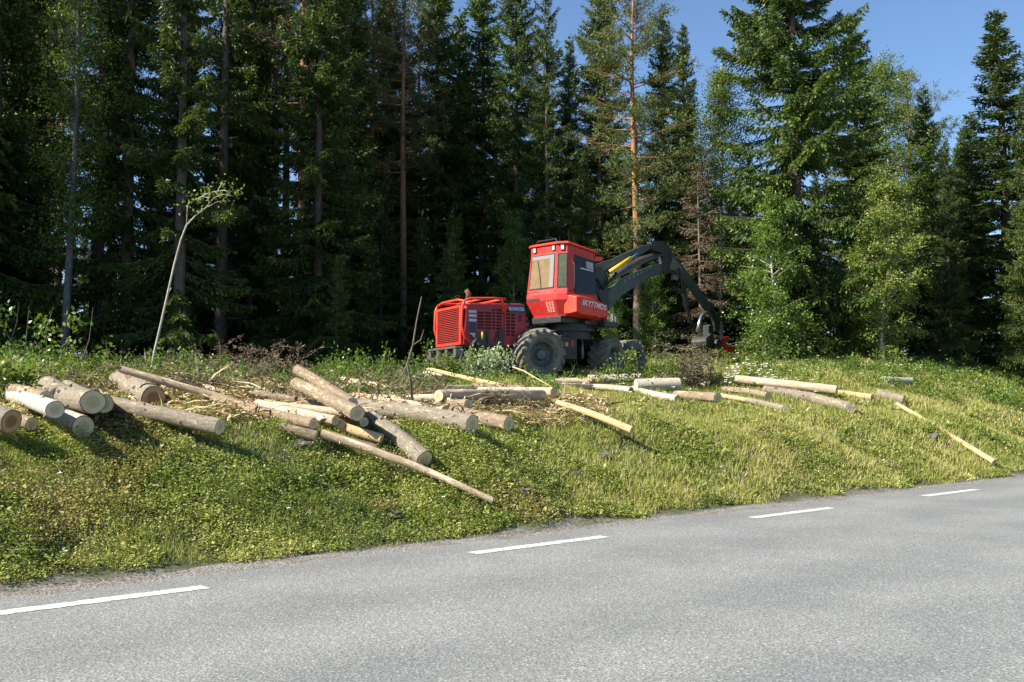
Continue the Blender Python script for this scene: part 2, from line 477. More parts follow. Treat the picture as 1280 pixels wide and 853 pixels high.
def leafy():
    L = Leaves()
    # low shrubs and weeds: clusters of small leaves on short invisible stems
    q = scatter_bank(46000, 8.8, 20, 3, 1.7)
    x, y, s, n = q.T
    left = 1 - smooth((s - 7) / 10)
    dn = vnoise(x, y, 0.8, 5); dn2 = vnoise(x, y, 2.7, 6)
    keep = rng.random(len(x)) < np.clip(0.16 + 0.6 * left - 0.3 * smooth((n - 10.5) / .8) + 1.5 * (dn - 0.47) + 1.5 * (dn2 - 0.47), 0.02, 1) * smooth((n - 8.82 - 0.32 * vnoise(x, y, 1.7, 21)) / 0.2)
    keep &= rng.random(len(x)) > 0.78 * logzone(s, n)
    x, y, s, n, left, dn, dn2 = [a[keep] for a in (x, y, s, n, left, dn, dn2)]
    k = 26
    m = len(x)
    R_ = (0.05 + 0.06 * rng.random(m) + 0.04 * dn2)[:, None]
    H_ = ((0.06 + 0.13 * left * dn2 + 0.10 * dn * rng.random(m)) * (0.4 + 0.6 * smooth((n - 9) / 0.6)))[:, None]
    a = rng.uniform(0, 2 * np.pi, (m, k)); rr = np.sqrt(rng.random((m, k)))
    X = x[:, None] + np.cos(a) * rr * R_; Y = y[:, None] + np.sin(a) * rr * R_
    zz = gh(X, Y) + H_ * (1 - 0.6 * rr ** 2) * rng.uniform(0.35, 1.1, (m, k)) + 0.01
    D = np.stack([np.cos(a) + rng.normal(0, .5, (m, k)), np.sin(a) + rng.normal(0, .5, (m, k)), rng.normal(0.15, 0.45, (m, k))], -1)
    Nn = np.stack([rng.normal(0, .45, (m, k)), rng.normal(0, .45, (m, k)), np.ones((m, k))], -1)
    base = np.clip(0.15 + 0.55 * vnoise(x, y, 1.5, 9) + rng.normal(0, 0.13, m), 0, 1)[:, None]
    patch = (vnoise(x, y, 1.1, 12) > 0.74)[:, None] & (rng.random((m, k)) < 0.42)
    rn = np.clip(base + rng.normal(0, 0.19, (m, k)), 0, 0.88)
    rn = np.where(patch | (rng.random((m, k)) < 0.06), rng.uniform(0.88, 1.0, (m, k)), rn)
    sz = (0.014 + 0.010 * rng.random((m, k))) * np.clip(Y / 10, 1, 3)
    big = (rng.random(m) < 0.07)[:, None]
    sz = np.where(big, sz * 1.8, sz)
    L.add(np.stack([X, Y, zz], -1).reshape(-1, 3), D.reshape(-1, 3), (sz * 1.25).reshape(-1), (sz * 0.8).reshape(-1), rn.reshape(-1), Nn.reshape(-1, 3))
    return L
o = link('ground_cover', leafy().mesh('ground_cover', rng), G_LEAF); tag(o, 'low leafy weeds and berry shrubs covering the bank', 'ground cover', kind='stuff')

# ------------------------------------------------------------------ stones on the bank
M_STONE = plain('stone', (0.12, 0.11, 0.095), 0.9, 0, 0.4, 9, (0.06, 0.055, 0.04), 0.5, bumpy=0.6)
def stone(px, py, r, flat, lab, seed, c=0.02):
    p = hit(px, py, c)
    mb = MB(); k = 7; rings = []
    rr = random.Random(seed)
    ph = [rr.uniform(0, 6) for _ in range(4)]
    me = bpy.data.meshes.new('stone')
    import bmesh
    bm = bmesh.new(); bmesh.ops.create_icosphere(bm, subdivisions=3, radius=1.0)
    for v in bm.verts:
        n = mnoise.noise(v.co * 1.6 + Vector((seed, 0, 0))) * 0.45 + mnoise.noise(v.co * 5 + Vector((0, seed, 0))) * 0.1
        v.co = v.co * (1 + n); v.co.z = v.co.z * flat; v.co *= r
    bm.to_mesh(me); bm.free()
    o = link('stone', me, M_STONE); o.location = p; o.rotation_euler = (0.1, 0.2, rr.uniform(0, 6))
    return tag(o, lab, 'stone')
# ================================================================== logs
def bark_mat(name, dark, midc, light, scar, sc_pos=0.62, sx=3.0, bstr=0.7):
    m, t, b = mat(name)
    oi = N(t, 'ShaderNodeObjectInfo')
    va = N(t, 'ShaderNodeVectorMath', operation='ADD'); t.links.new(coord(t), va.inputs[0])
    cb = N(t, 'ShaderNodeCombineXYZ'); 
    mu = N(t, 'ShaderNodeMath', operation='MULTIPLY'); t.links.new(oi.outputs['Random'], mu.inputs[0]); mu.inputs[1].default_value = 50
    t.links.new(mu.outputs[0], cb.inputs[2]); t.links.new(cb.outputs[0], va.inputs[1])
    v = va.outputs[0]
    v1 = mapping(t, v, (9, 9, 3)); v2 = mapping(t, v, (30, 30, 12)); v3 = mapping(t, v, (5, 5, 1.1))
    n1 = noise(t, 3, 6, 0.7, v1); n2 = noise(t, 1.2, 6, 0.85, v2); n3 = noise(t, 1.6, 5, 0.65, v3, 0.6)
    c = ramp(t, n2, [(0.28, dark), (0.5, midc), (0.72, light)])
    c = mixc(t, ramp(t, n1, [(0.4, (0, 0, 0)), (0.7, (.6, .6, .6))]), c, light)
    c = mixc(t, ramp(t, n3, [(sc_pos, (0, 0, 0)), (sc_pos + 0.035, (1, 1, 1))]), c, scar)
    n4 = noise(t, 1.5, 3, 0.6, mapping(t, v, (16, 16, 6)), 0.8)
    c = mixc(t, ramp(t, n4, [(0.63, (0, 0, 0)), (0.66, (.9, .9, .9))]), c, scar)
    n5 = noise(t, 1.5, 3, 0.6, mapping(t, v, (11, 11, 7)), 0.5)
    c = mixc(t, ramp(t, n5, [(0.66, (0, 0, 0)), (0.70, (.8, .8, .8))]), c, dark)
    t.links.new(c, b.inputs['Base Color']); b.inputs['Roughness'].default_value = 0.9; b.inputs['Specular IOR Level'].default_value = 0.2
    bump(t, b, n2, bstr, 0.02)
    return m
B_SPRUCE = bark_mat('spruce_bark', (0.06, 0.043, 0.028), (0.20, 0.15, 0.10), (0.36, 0.28, 0.195), (0.56, 0.41, 0.25), 0.60)
B_GREY = bark_mat('grey_bark', (0.055, 0.045, 0.033), (0.19, 0.16, 0.12), (0.35, 0.30, 0.225), (0.52, 0.40, 0.26), 0.63)
B_PEEL = bark_mat('peeled_wood', (0.30, 0.18, 0.09), (0.50, 0.35, 0.18), (0.62, 0.46, 0.26), (0.20, 0.12, 0.06), 0.59, bstr=0.3)
B_PINK = bark_mat('half_peeled_bark', (0.18, 0.12, 0.075), (0.38, 0.28, 0.19), (0.52, 0.41, 0.29), (0.66, 0.53, 0.37), 0.52, bstr=0.5)
def birch_mat():
    m, t, b = mat('birch_bark')
    v = coord(t)
    n1 = noise(t, 2.0, 4, 0.6, mapping(t, v, (3, 3, 22)))
    n2 = noise(t, 3.0, 6, 0.75, mapping(t, v, (4, 4, 3)))
    n3 = noise(t, 30, 4, 0.7, v)
    c = ramp(t, n3, [(0.3, (0.30, 0.26, 0.20)), (0.6, (0.44, 0.41, 0.34)), (0.9, (0.56, 0.53, 0.47))])
    c = mixc(t, ramp(t, n1, [(0.62, (0, 0, 0)), (0.67, (.85, .85, .85))]), c, (0.08, 0.06, 0.05))
    c = mixc(t, ramp(t, n2, [(0.58, (0, 0, 0)), (0.63, (.9, .9, .9))]), c, (0.20, 0.14, 0.095))
    t.links.new(c, b.inputs['Base Color']); b.inputs['Roughness'].default_value = 0.8
    bump(t, b, n2, 0.4, 0.01)
    return m
B_BIRCH = birch_mat()
def cut_mat(name, core, outer, rim):
    m, t, b = mat(name)
    v = coord(t)
    nz = N(t, 'ShaderNodeTexNoise'); nz.inputs['Scale'].default_value = 7; nz.inputs['Detail'].default_value = 3; t.links.new(v, nz.inputs['Vector'])
    sc = N(t, 'ShaderNodeVectorMath', operation='SCALE'); t.links.new(nz.outputs['Color'], sc.inputs[0]); sc.inputs['Scale'].default_value = 0.025
    ad = N(t, 'ShaderNodeVectorMath', operation='ADD'); t.links.new(v, ad.inputs[0]); t.links.new(sc.outputs[0], ad.inputs[1])
    fl = mapping(t, ad.outputs[0], (1, 1, 0))
    ln = N(t, 'ShaderNodeVectorMath', operation='LENGTH'); t.links.new(fl, ln.inputs[0])
    a = N(t, 'ShaderNodeAttribute', attribute_name='rim')
    c = ramp(t, a.outputs['Fac'], [(0.0, core), (0.45, core), (0.62, outer), (0.9, outer), (0.955, rim), (1.0, rim)])
    mu = N(t, 'ShaderNodeMath', operation='MULTIPLY'); t.links.new(ln.outputs['Value'], mu.inputs[0]); mu.inputs[1].default_value = 2 * math.pi / 0.011
    si = N(t, 'ShaderNodeMath', operation='SINE'); t.links.new(mu.outputs[0], si.inputs[0])
    k = ramp(t, si.outputs[0], [(0.0, (0.86, 0.84, 0.8)), (1.0, (1.05, 1.05, 1.05))])
    c = mixc(t, 1.0, c, k, 'MULTIPLY')
    g = noise(t, 14, 5, 0.7, v)
    c = mixc(t, ramp(t, g, [(0.5, (0, 0, 0)), (0.8, (.5, .5, .5))]), c, tuple(x * 0.6 for x in outer))
    # radial drying cracks
    t.links.new(c, b.inputs['Base Color']); b.inputs['Roughness'].default_value = 0.85
    bump(t, b, noise(t, 60, 4, 0.7, v), 0.3, 0.004)
    return m
C_PALE = cut_mat('cut_wood_pale', (0.50, 0.40, 0.24), (0.60, 0.52, 0.34), (0.13, 0.10, 0.07))
C_BROWN = cut_mat('cut_wood_brown', (0.22, 0.12, 0.055), (0.40, 0.27, 0.14), (0.08, 0.06, 0.045))
C_BIRCH = cut_mat('cut_wood_birch', (0.48, 0.42, 0.28), (0.60, 0.54, 0.38), (0.12, 0.09, 0.07))
C_ORANGE = cut_mat('cut_wood_orange', (0.55, 0.36, 0.18), (0.62, 0.46, 0.26), (0.3, 0.2, 0.12))
CUTS = {'P': C_PALE, 'B': C_BROWN, 'W': C_BIRCH, 'O': C_ORANGE}
BARKS = {'s': B_SPRUCE, 'g': B_GREY, 'b': B_BIRCH, 'p': B_PEEL, 'k': B_PINK}
LOG_GROUP = 'felled logs strewn along the top of the bank'

def log(p1, p2, r1, r2, bark, cut, lab, seed, ends=(1, 1), bend=0.02, knots=6, shape=0.05, name='log'):
    p1, p2 = Vector(p1), Vector(p2)
    ax = p2 - p1; Ln = ax.length; rr = random.Random(seed)
    M = ax.to_track_quat('Z', 'Y').to_matrix().to_4x4(); M.translation = p1
    seg = 20; rows = max(6, int(Ln / 0.14))
    ph = rr.uniform(0, 6.28); b1 = bend * Ln * rr.uniform(-1, 1)
    def cen(t): return Vector((math.sin(math.pi * t) * b1 * math.cos(ph), math.sin(math.pi * t) * b1 * math.sin(ph), 0))
    def rad(t, a):
        r = r1 + (r2 - r1) * t
        q = Vector((math.cos(a) * 1.2, math.sin(a) * 1.2, t * Ln * 0.9 + seed * 3.1))
        q2 = Vector((math.cos(a) * 3.5, math.sin(a) * 3.5, t * Ln * 5 + seed))
        return r * (1 + shape * 1.6 * mnoise.noise(q) + shape * 0.7 * mnoise.noise(q2))
    rings = []
    for i in range(rows + 1):
        t = i / rows; c = cen(t)
        rings.append([c + Vector((math.cos(a) * rad(t, a), math.sin(a) * rad(t, a), t * Ln)) for a in [2 * math.pi * k / seg for k in range(seg)]])
    mb = MB(); mb.loft(rings, cap=False)
    for _ in range(knots):       # branch stubs left by the delimbing
        t = rr.uniform(0.08, 0.92); a = rr.uniform(0, 6.28); r = rad(t, a)
        d = Vector((math.cos(a), math.sin(a), 0.35 * (1 if r2 < r1 else -1)))
        base = cen(t) + Vector((math.cos(a) * r * 0.9, math.sin(a) * r * 0.9, t * Ln))
        kr = rr.uniform(0.08, 0.16) * r
        mb.tube([base, base + d * (r * 0.1 + rr.uniform(0.012, 0.04))], [kr * 1.4, kr * 0.8], 6)
    o = mb.build(name, BARKS[bark], None, True, recalc=False)
    o.matrix_world = M
    tag(o, lab, 'log', LOG_GROUP)
    for e, t, zz in ((0, 0.0, -1), (1, 1.0, 1)):
        if not ends[e]: 
            continue
        c = cen(t); vs = [Vector((0, 0, 0.004 * zz * -1))]; fs = []; rim = [0.0]
        K = 5
        for q in range(1, K + 1):
            f = q / K
            for k in range(seg):
                a = 2 * math.pi * k / seg; r = rad(t, a) * f
                vs.append(Vector((math.cos(a) * r, math.sin(a) * r, rr.uniform(-.003, .003) if q < K else 0))); rim.append(f)
        for k in range(seg): fs.append((0, 1 + k, 1 + (k + 1) % seg))
        for q in range(K - 1):
            for k in range(seg):
                A = 1 + q * seg; B = A + seg
                fs.append((A + k, B + k, B + (k + 1) % seg, A + (k + 1) % seg))
        if zz < 0: fs = [tuple(reversed(f)) for f in fs]
        me = bpy.data.meshes.new('cut_face'); me.from_pydata([tuple(v) for v in vs], [], fs)
        me.attributes.new('rim', 'FLOAT', 'POINT').data.foreach_set('value', rim)
        f_ = link('cut_face', me, CUTS[cut], o); f_.location = (c.x, c.y, t * Ln + 0.001 * zz)
    return o

# near end pixel, clearance of its axis above the ground, far end pixel, clearance, radius in pixels at near end, taper
LOGS = [
 # left pile
 (14, 527, .40, -48, 505, .30, 15.5, .92, 'g', 'B', 'thick log with a brown weathered cut end, at the left edge of the frame'),
 (40, 530, .22, -5, 514, .12, 8.5, .9, 's', 'P', 'small round log end wedged between the thick brown one and the white birch'),
 (69, 512.5, .52, 12, 492, .25, 11.5, .92, 'b', 'W', 'white birch log with a round pale end, second from the left on the left pile'),
 (116, 503, .55, 60, 482, .22, 15.5, .95, 'g', 'P', 'thick rough grey log with a large pale end, highest of the left pile'),
 (130, 505, .42, 84, 484, .2, 12, .9, 'g', 'P', 'log half hidden right behind the thick rough grey one of the left pile'),
 (104, 534, .20, 62, 514, .10, 14.5, .9, 'b', 'W', 'lowest log of the left pile, with an irregular pale wedge shaped end'),
 (90, 495, .25, 4, 478, .12, 7, .9, 'p', 'O', 'pale barked log lying under leaves above the left pile'),
 (192, 498, .22, 148, 477, .16, 15, .98, 'g', 'B', 'short thick log with a dark brown end and shaggy bark, right of the left pile'),
 (221, 505, .10, 196, 500, .08, 4.2, .9, 's', 'B', 'little broken stub poking out beside the dark brown ended log'),
 (275, 534, .42, 132, 503, .28, 10.5, .95, 'g', 'P', 'long straight log reaching out over the grass, its shadow below it'),
 (302, 505, .14, 152, 462, .55, 5.0, .9, 'k', 'P', 'long thin pole resting high at its left end above the left pile'),
 (330, 511, .10, 247, 480, .12, 5.0, .8, 'k', 'O', 'thin broken half peeled pole behind the long thin one'),
 (352, 519, .08, 262, 502, .06, 4.0, .8, 'p', 'O', 'pale split slab lying in the grass left of the middle heap'),
 (58, 498, .34, -6, 482, .2, 9, .92, 's', 'P', 'log half buried under leaves behind the white birch of the left pile'),
 (148, 516, .14, 112, 509, .12, 6, .9, 's', 'P', 'small log end in the shadow right of the thick rough grey log'),
 (250, 494, .12, 205, 484, .12, 5.5, .9, 'k', 'O', 'short reddish log behind the dark brown ended one'),
 # middle heap
 (447, 517, .50, 370, 480, .45, 10, .9, 's', 'P', 'thick log sloping up to the left on top of the middle heap, the nearer one'),
 (440, 505, .45, 372, 462.5, .62, 8, .9, 's', 'P', 'log sloping up to the left just behind the topmost one of the middle heap'),
 (392, 530, .26, 244, 490, .16, 7, 1.1, 's', 'P', 'log with a peeled collar near its small end, left front of the middle heap'),
 (419.5, 526, .24, 322, 505, .18, 6.5, 1.0, 'k', 'P', 'log lying to the right behind the one with the peeled collar'),
 (395, 546, .16, 348, 534, .12, 7.5, .85, 's', 'P', 'short log low on the left side of the middle heap, under the collared one'),
 (427, 516, .30, 340, 506, .18, 5, .9, 'k', 'O', 'thin half peeled log tucked beneath the topmost log of the middle heap'),
 (455, 528, .22, 425, 520, .2, 6.5, .9, 's', 'P', 'shadowed log end directly below the topmost log of the middle heap'),
 (477, 549, .16, 418, 530, .16, 6.5, .95, 'p', 'O', 'bright freshly peeled log end low in the middle heap'),
 (530.5, 575, .18, 462, 522, .2, 12, .85, 'g', 'P', 'thick log running down the bank with its round end over the grass'),
 (590, 530.5, .26, 449, 508, .16, 12, .9, 'g', 'P', 'long thick log with a big pale end, the right one of the middle heap'),
 (636, 530, .22, 566, 514, .14, 9.5, .95, 's', 'P', 'grey log ending just right of the long thick log of the middle heap'),
 (585.5, 505.5, .22, 508, 500, .12, 6, .95, 's', 'P', 'pinkish log end showing above the long thick log'),
 (677, 494, .26, 548, 495, .22, 7, .9, 'k', 'P', 'long level log with a grey end pointing right below the harvester'),
 (692, 490.5, .18, 600, 489, .16, 6, .9, 'k', 'O', 'orange log end just behind the long level log'),
 (583, 486, .16, 484, 485, .14, 4.2, .9, 'k', 'O', 'thin reddish log lying level behind the middle heap'),
 (633, 484, .12, 534, 461, .34, 3.6, .7, 'p', 'O', 'thin pale peeled pole sloping down to the right in front of the engine'),
 (497, 494, .12, 427, 484, .10, 5.2, .9, 'k', 'O', 'half peeled log behind the middle heap, lower of two close together'),
 (492, 487, .20, 428, 474.5, .18, 4.6, .9, 'k', 'O', 'half peeled log behind the middle heap, upper of two close together'),
 (556, 470, .18, 532, 467, .16, 5.0, .95, 'b', 'W', 'short grey birch piece under the pale pole in front of the engine'),
 (616, 626, .07, 402, 542, .10, 3.8, 1.5, 'k', 'O', 'long thin pole with patchy bark lying down the bank to the verge'),
 # right heap
 (790, 538, .20, 696, 503, .12, 5.0, .75, 'p', 'O', 'lone peeled yellow pole with a splinter hanging from its end'),
 (848.5, 481, .22, 795, 482, .20, 8.5, .98, 'b', 'W', 'white birch log with a dark knot in its end, largest of the right heap'),
 (801, 472.5, .26, 735, 474, .20, 5.6, .95, 'b', 'W', 'white birch log end behind and left of the largest birch'),
 (897.5, 497.5, .14, 845, 494, .12, 6.2, .95, 's', 'P', 'pale log pointing right, in front of the largest birch log'),
 (847, 499, .10, 790, 487, .10, 5.0, .95, 'b', 'W', 'birch log low in the grass beneath the largest birch'),
 (789, 488, .12, 737, 484, .12, 4.2, .95, 'k', 'B', 'red brown barked log left below the birch logs'),
 (752, 477, .14, 700, 476, .14, 4.0, .9, 'p', 'O', 'pale peeled log left of the birch logs'),
 (745, 484, .10, 684, 482, .10, 3.6, .9, 'k', 'O', 'thin orange log lying in the grass right of the rear wheel'),
 (735, 479, .2, 690, 478, .16, 5.2, .9, 'k', 'O', 'bark stripped log with flaking edges left of the pale peeled one by the rear wheel'),
 (640, 501, .16, 560, 503, .12, 5.5, .95, 's', 'P', 'shaded log lying low between the long level log and the long thick one'),
 (556, 512, .2, 470, 500, .16, 6, .95, 'k', 'O', 'half peeled log squeezed in behind the big end of the long thick log'),
 (404, 508, .2, 318, 492, .14, 5.5, .95, 's', 'P', 'log lying behind the collared one left of the topmost log'),
 (505, 506, .14, 440, 494, .12, 5.0, .95, 'p', 'O', 'pale peeled log lying just behind the middle of the heap'),
 (470, 560, .1, 414, 543, .1, 4.2, .9, 's', 'P', 'thin log in the grass under the bright peeled one'),
 (656, 487, .2, 590, 483, .16, 4.6, .95, 's', 'P', 'thin log behind the long level log in front of the rear wheel'),
 (430, 520, .14, 330, 503, .12, 4.5, .9, 'p', 'O', 'flat pale split log resting behind the topmost log of the middle heap'),
 (560, 497, .16, 430, 496, .14, 5.0, .9, 'k', 'O', 'half peeled log lying level between the long thick log and the thin reddish one'),
 (853, 456.5, .14, 889, 463, .10, 5.2, .9, 'k', 'O', 'pinkish log end beside the brush heap below the crane'),
 (936, 501, .08, 893, 494, .08, 3.4, .9, 'p', 'P', 'short thin pale log in the grass right of the pale log'),
 (982, 511.5, .09, 934, 500, .09, 4.6, .95, 'g', 'P', 'grey log lowest in the grass of the far right group'),
 (1046, 488, .24, 920, 474, .22, 5.8, .95, 'k', 'P', 'long pinkish peeled log on top of the far right group'),
 (1018, 498, .14, 955, 488, .12, 6.6, .95, 'g', 'B', 'rough barked log with a brown broken end under the long pinkish one'),
 (960, 495, .16, 905, 487, .12, 4.5, .9, 's', 'P', 'dark barked log lying left of the rough log under the long pinkish one'),
 (1064, 510.5, .15, 1016, 498, .12, 7.0, .98, 'g', 'P', 'thick grey log stub ending over the grass in the far right group'),
 (1090, 497, .10, 1046, 491, .10, 4.0, .95, 'p', 'O', 'pale orange log right of the long pinkish one'),
 (1130, 500.5, .12, 1096, 493, .12, 6.2, .95, 'g', 'P', 'grey stub at the upper end of the long pole on the right'),
 (1140, 477, .16, 1108, 475, .14, 4.6, .9, 'b', 'W', 'short grey piece of wood high in the grass on the right'),
 (1243, 578, .05, 1121, 505, .06, 3.4, .8, 'p', 'O', 'long thin pole lying alone down the bank at the far right'),
]
for i, (x1, y1, c1, x2, y2, c2, rp, tp, bk, ct, lab) in enumerate(LOGS):
    if x1 > 730 and 'alone' not in lab and 'half peeled' not in lab: c1 += .04; c2 += .04
    if 'patchy bark' in lab: c1 += .07; c2 += .07
    if 'lone peeled' in lab: c1, c2 = .34, .30
    if lab.startswith('long thin pole lying alone'): c1, c2 = .16, .30
    a = hit(x1, y1, c1); b = hit(x2, y2, c2)
    r = rp * a.y / FPX
    d = (b - a).length
    print('log %d len %.2f Y %.1f-%.1f r %.3f clear %.2f %.2f  %s' % (i, d, a.y, b.y, r, a.z - float(gh(a.x, a.y)) - r, b.z - float(gh(b.x, b.y)) - r, lab[:40]))
    log(a, b, r, r * tp, bk, ct, lab, i + 1, knots=int(3 + d * 3))
# ================================================================== trees
def tree_bark(name, dark, light, sc=(6, 6, 1.6)):
    m, t, b = mat(name)
    v = coord(t)
    n1 = noise(t, 3, 6, 0.75, mapping(t, v, sc))
    t.links.new(ramp(t, n1, [(0.35, dark), (0.65, light)]), b.inputs['Base Color']); b.inputs['Roughness'].default_value = 0.95
    b.inputs['Specular IOR Level'].default_value = 0.15
    bump(t, b, n1, 0.7, 0.04)
    return m
T_SPRUCE = tree_bark('spruce_trunk_bark', (0.06, 0.045, 0.035), (0.17, 0.14, 0.115))
def pine_bark():
    m, t, b = mat('pine_trunk_bark')
    v = coord(t)
    n1 = noise(t, 3, 6, 0.75, mapping(t, v, (6, 6, 1.6)))
    sp = N(t, 'ShaderNodeSeparateXYZ'); t.links.new(v, sp.inputs[0])
    k = N(t, 'ShaderNodeMapRange'); t.links.new(sp.outputs['Z'], k.inputs[0]); k.inputs[1].default_value = 2; k.inputs[2].default_value = 7
    lo = ramp(t, n1, [(0.35, (0.07, 0.05, 0.04)), (0.65, (0.22, 0.17, 0.13))])
    hi = ramp(t, n1, [(0.35, (0.20, 0.09, 0.04)), (0.65, (0.42, 0.22, 0.11))])
    t.links.new(mixc(t, k.outputs[0], lo, hi), b.inputs['Base Color']); b.inputs['Roughness'].default_value = 0.9
    bump(t, b, n1, 0.6, 0.03)
    return m
T_PINE = pine_bark()
T_DEAD = tree_bark('dead_wood', (0.10, 0.075, 0.06), (0.26, 0.21, 0.17))
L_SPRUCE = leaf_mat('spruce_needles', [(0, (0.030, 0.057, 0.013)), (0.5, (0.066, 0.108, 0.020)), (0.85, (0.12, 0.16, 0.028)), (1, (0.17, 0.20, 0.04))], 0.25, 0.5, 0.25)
L_PINE = leaf_mat('pine_needles', [(0, (0.055, 0.085, 0.03)), (0.6, (0.11, 0.15, 0.045)), (1, (0.19, 0.20, 0.06))], 0.25, 0.5, 0.2)
L_BIRCH = leaf_mat('birch_leaves', [(0, (0.085, 0.14, 0.025)), (0.6, (0.15, 0.22, 0.04)), (1, (0.26, 0.31, 0.07))], 0.42, 0.42, 0.15)
L_YELLOW = leaf_mat('yellowing_birch_leaves', [(0, (0.12, 0.17, 0.035)), (0.6, (0.22, 0.27, 0.06)), (1, (0.36, 0.38, 0.11))], 0.35, 0.42, 0.1)
L_ALDER = leaf_mat('broad_leaves', [(0, (0.075, 0.14, 0.025)), (0.6, (0.13, 0.21, 0.04)), (0.93, (0.22, 0.29, 0.07)), (1, (0.34, 0.40, 0.20))], 0.35, 0.35, 0.15)
L_PALE = leaf_mat('wilting_leaves', [(0, (0.12, 0.18, 0.08)), (0.5, (0.30, 0.38, 0.22)), (1, (0.52, 0.58, 0.42))], 0.25, 0.4, 0.0)
L_BROWN = leaf_mat('dead_needles', [(0, (0.08, 0.05, 0.03)), (0.6, (0.17, 0.12, 0.075)), (1, (0.26, 0.2, 0.13))], 0.1, 0.8, 0.1)
L_SLASH = leaf_mat('drying_twigs', [(0, (0.07, 0.065, 0.03)), (0.5, (0.17, 0.14, 0.075)), (0.8, (0.13, 0.17, 0.06)), (1, (0.30, 0.24, 0.15))], 0.15, 0.7, 0.1)

PROTO = {}
def unit(v): return v / (np.linalg.norm(v) + 1e-9)

def trunk_path(H, g, lean=0.0, wob=0.06, n=12):
    az = g.uniform(0, 6.28); x = y = 0.0; pts = []
    for i in range(n + 1):
        t = i / n
        pts.append(np.array([lean * t * H + wob * math.sin(t * 5 + az) * t, wob * math.cos(t * 4 + az) * t, t * H]))
    return pts
def on_path(pts, z, H):
    f = np.clip(z / H, 0, 0.9999) * (len(pts) - 1); i = int(f); return pts[i] + (pts[i + 1] - pts[i]) * (f - i)

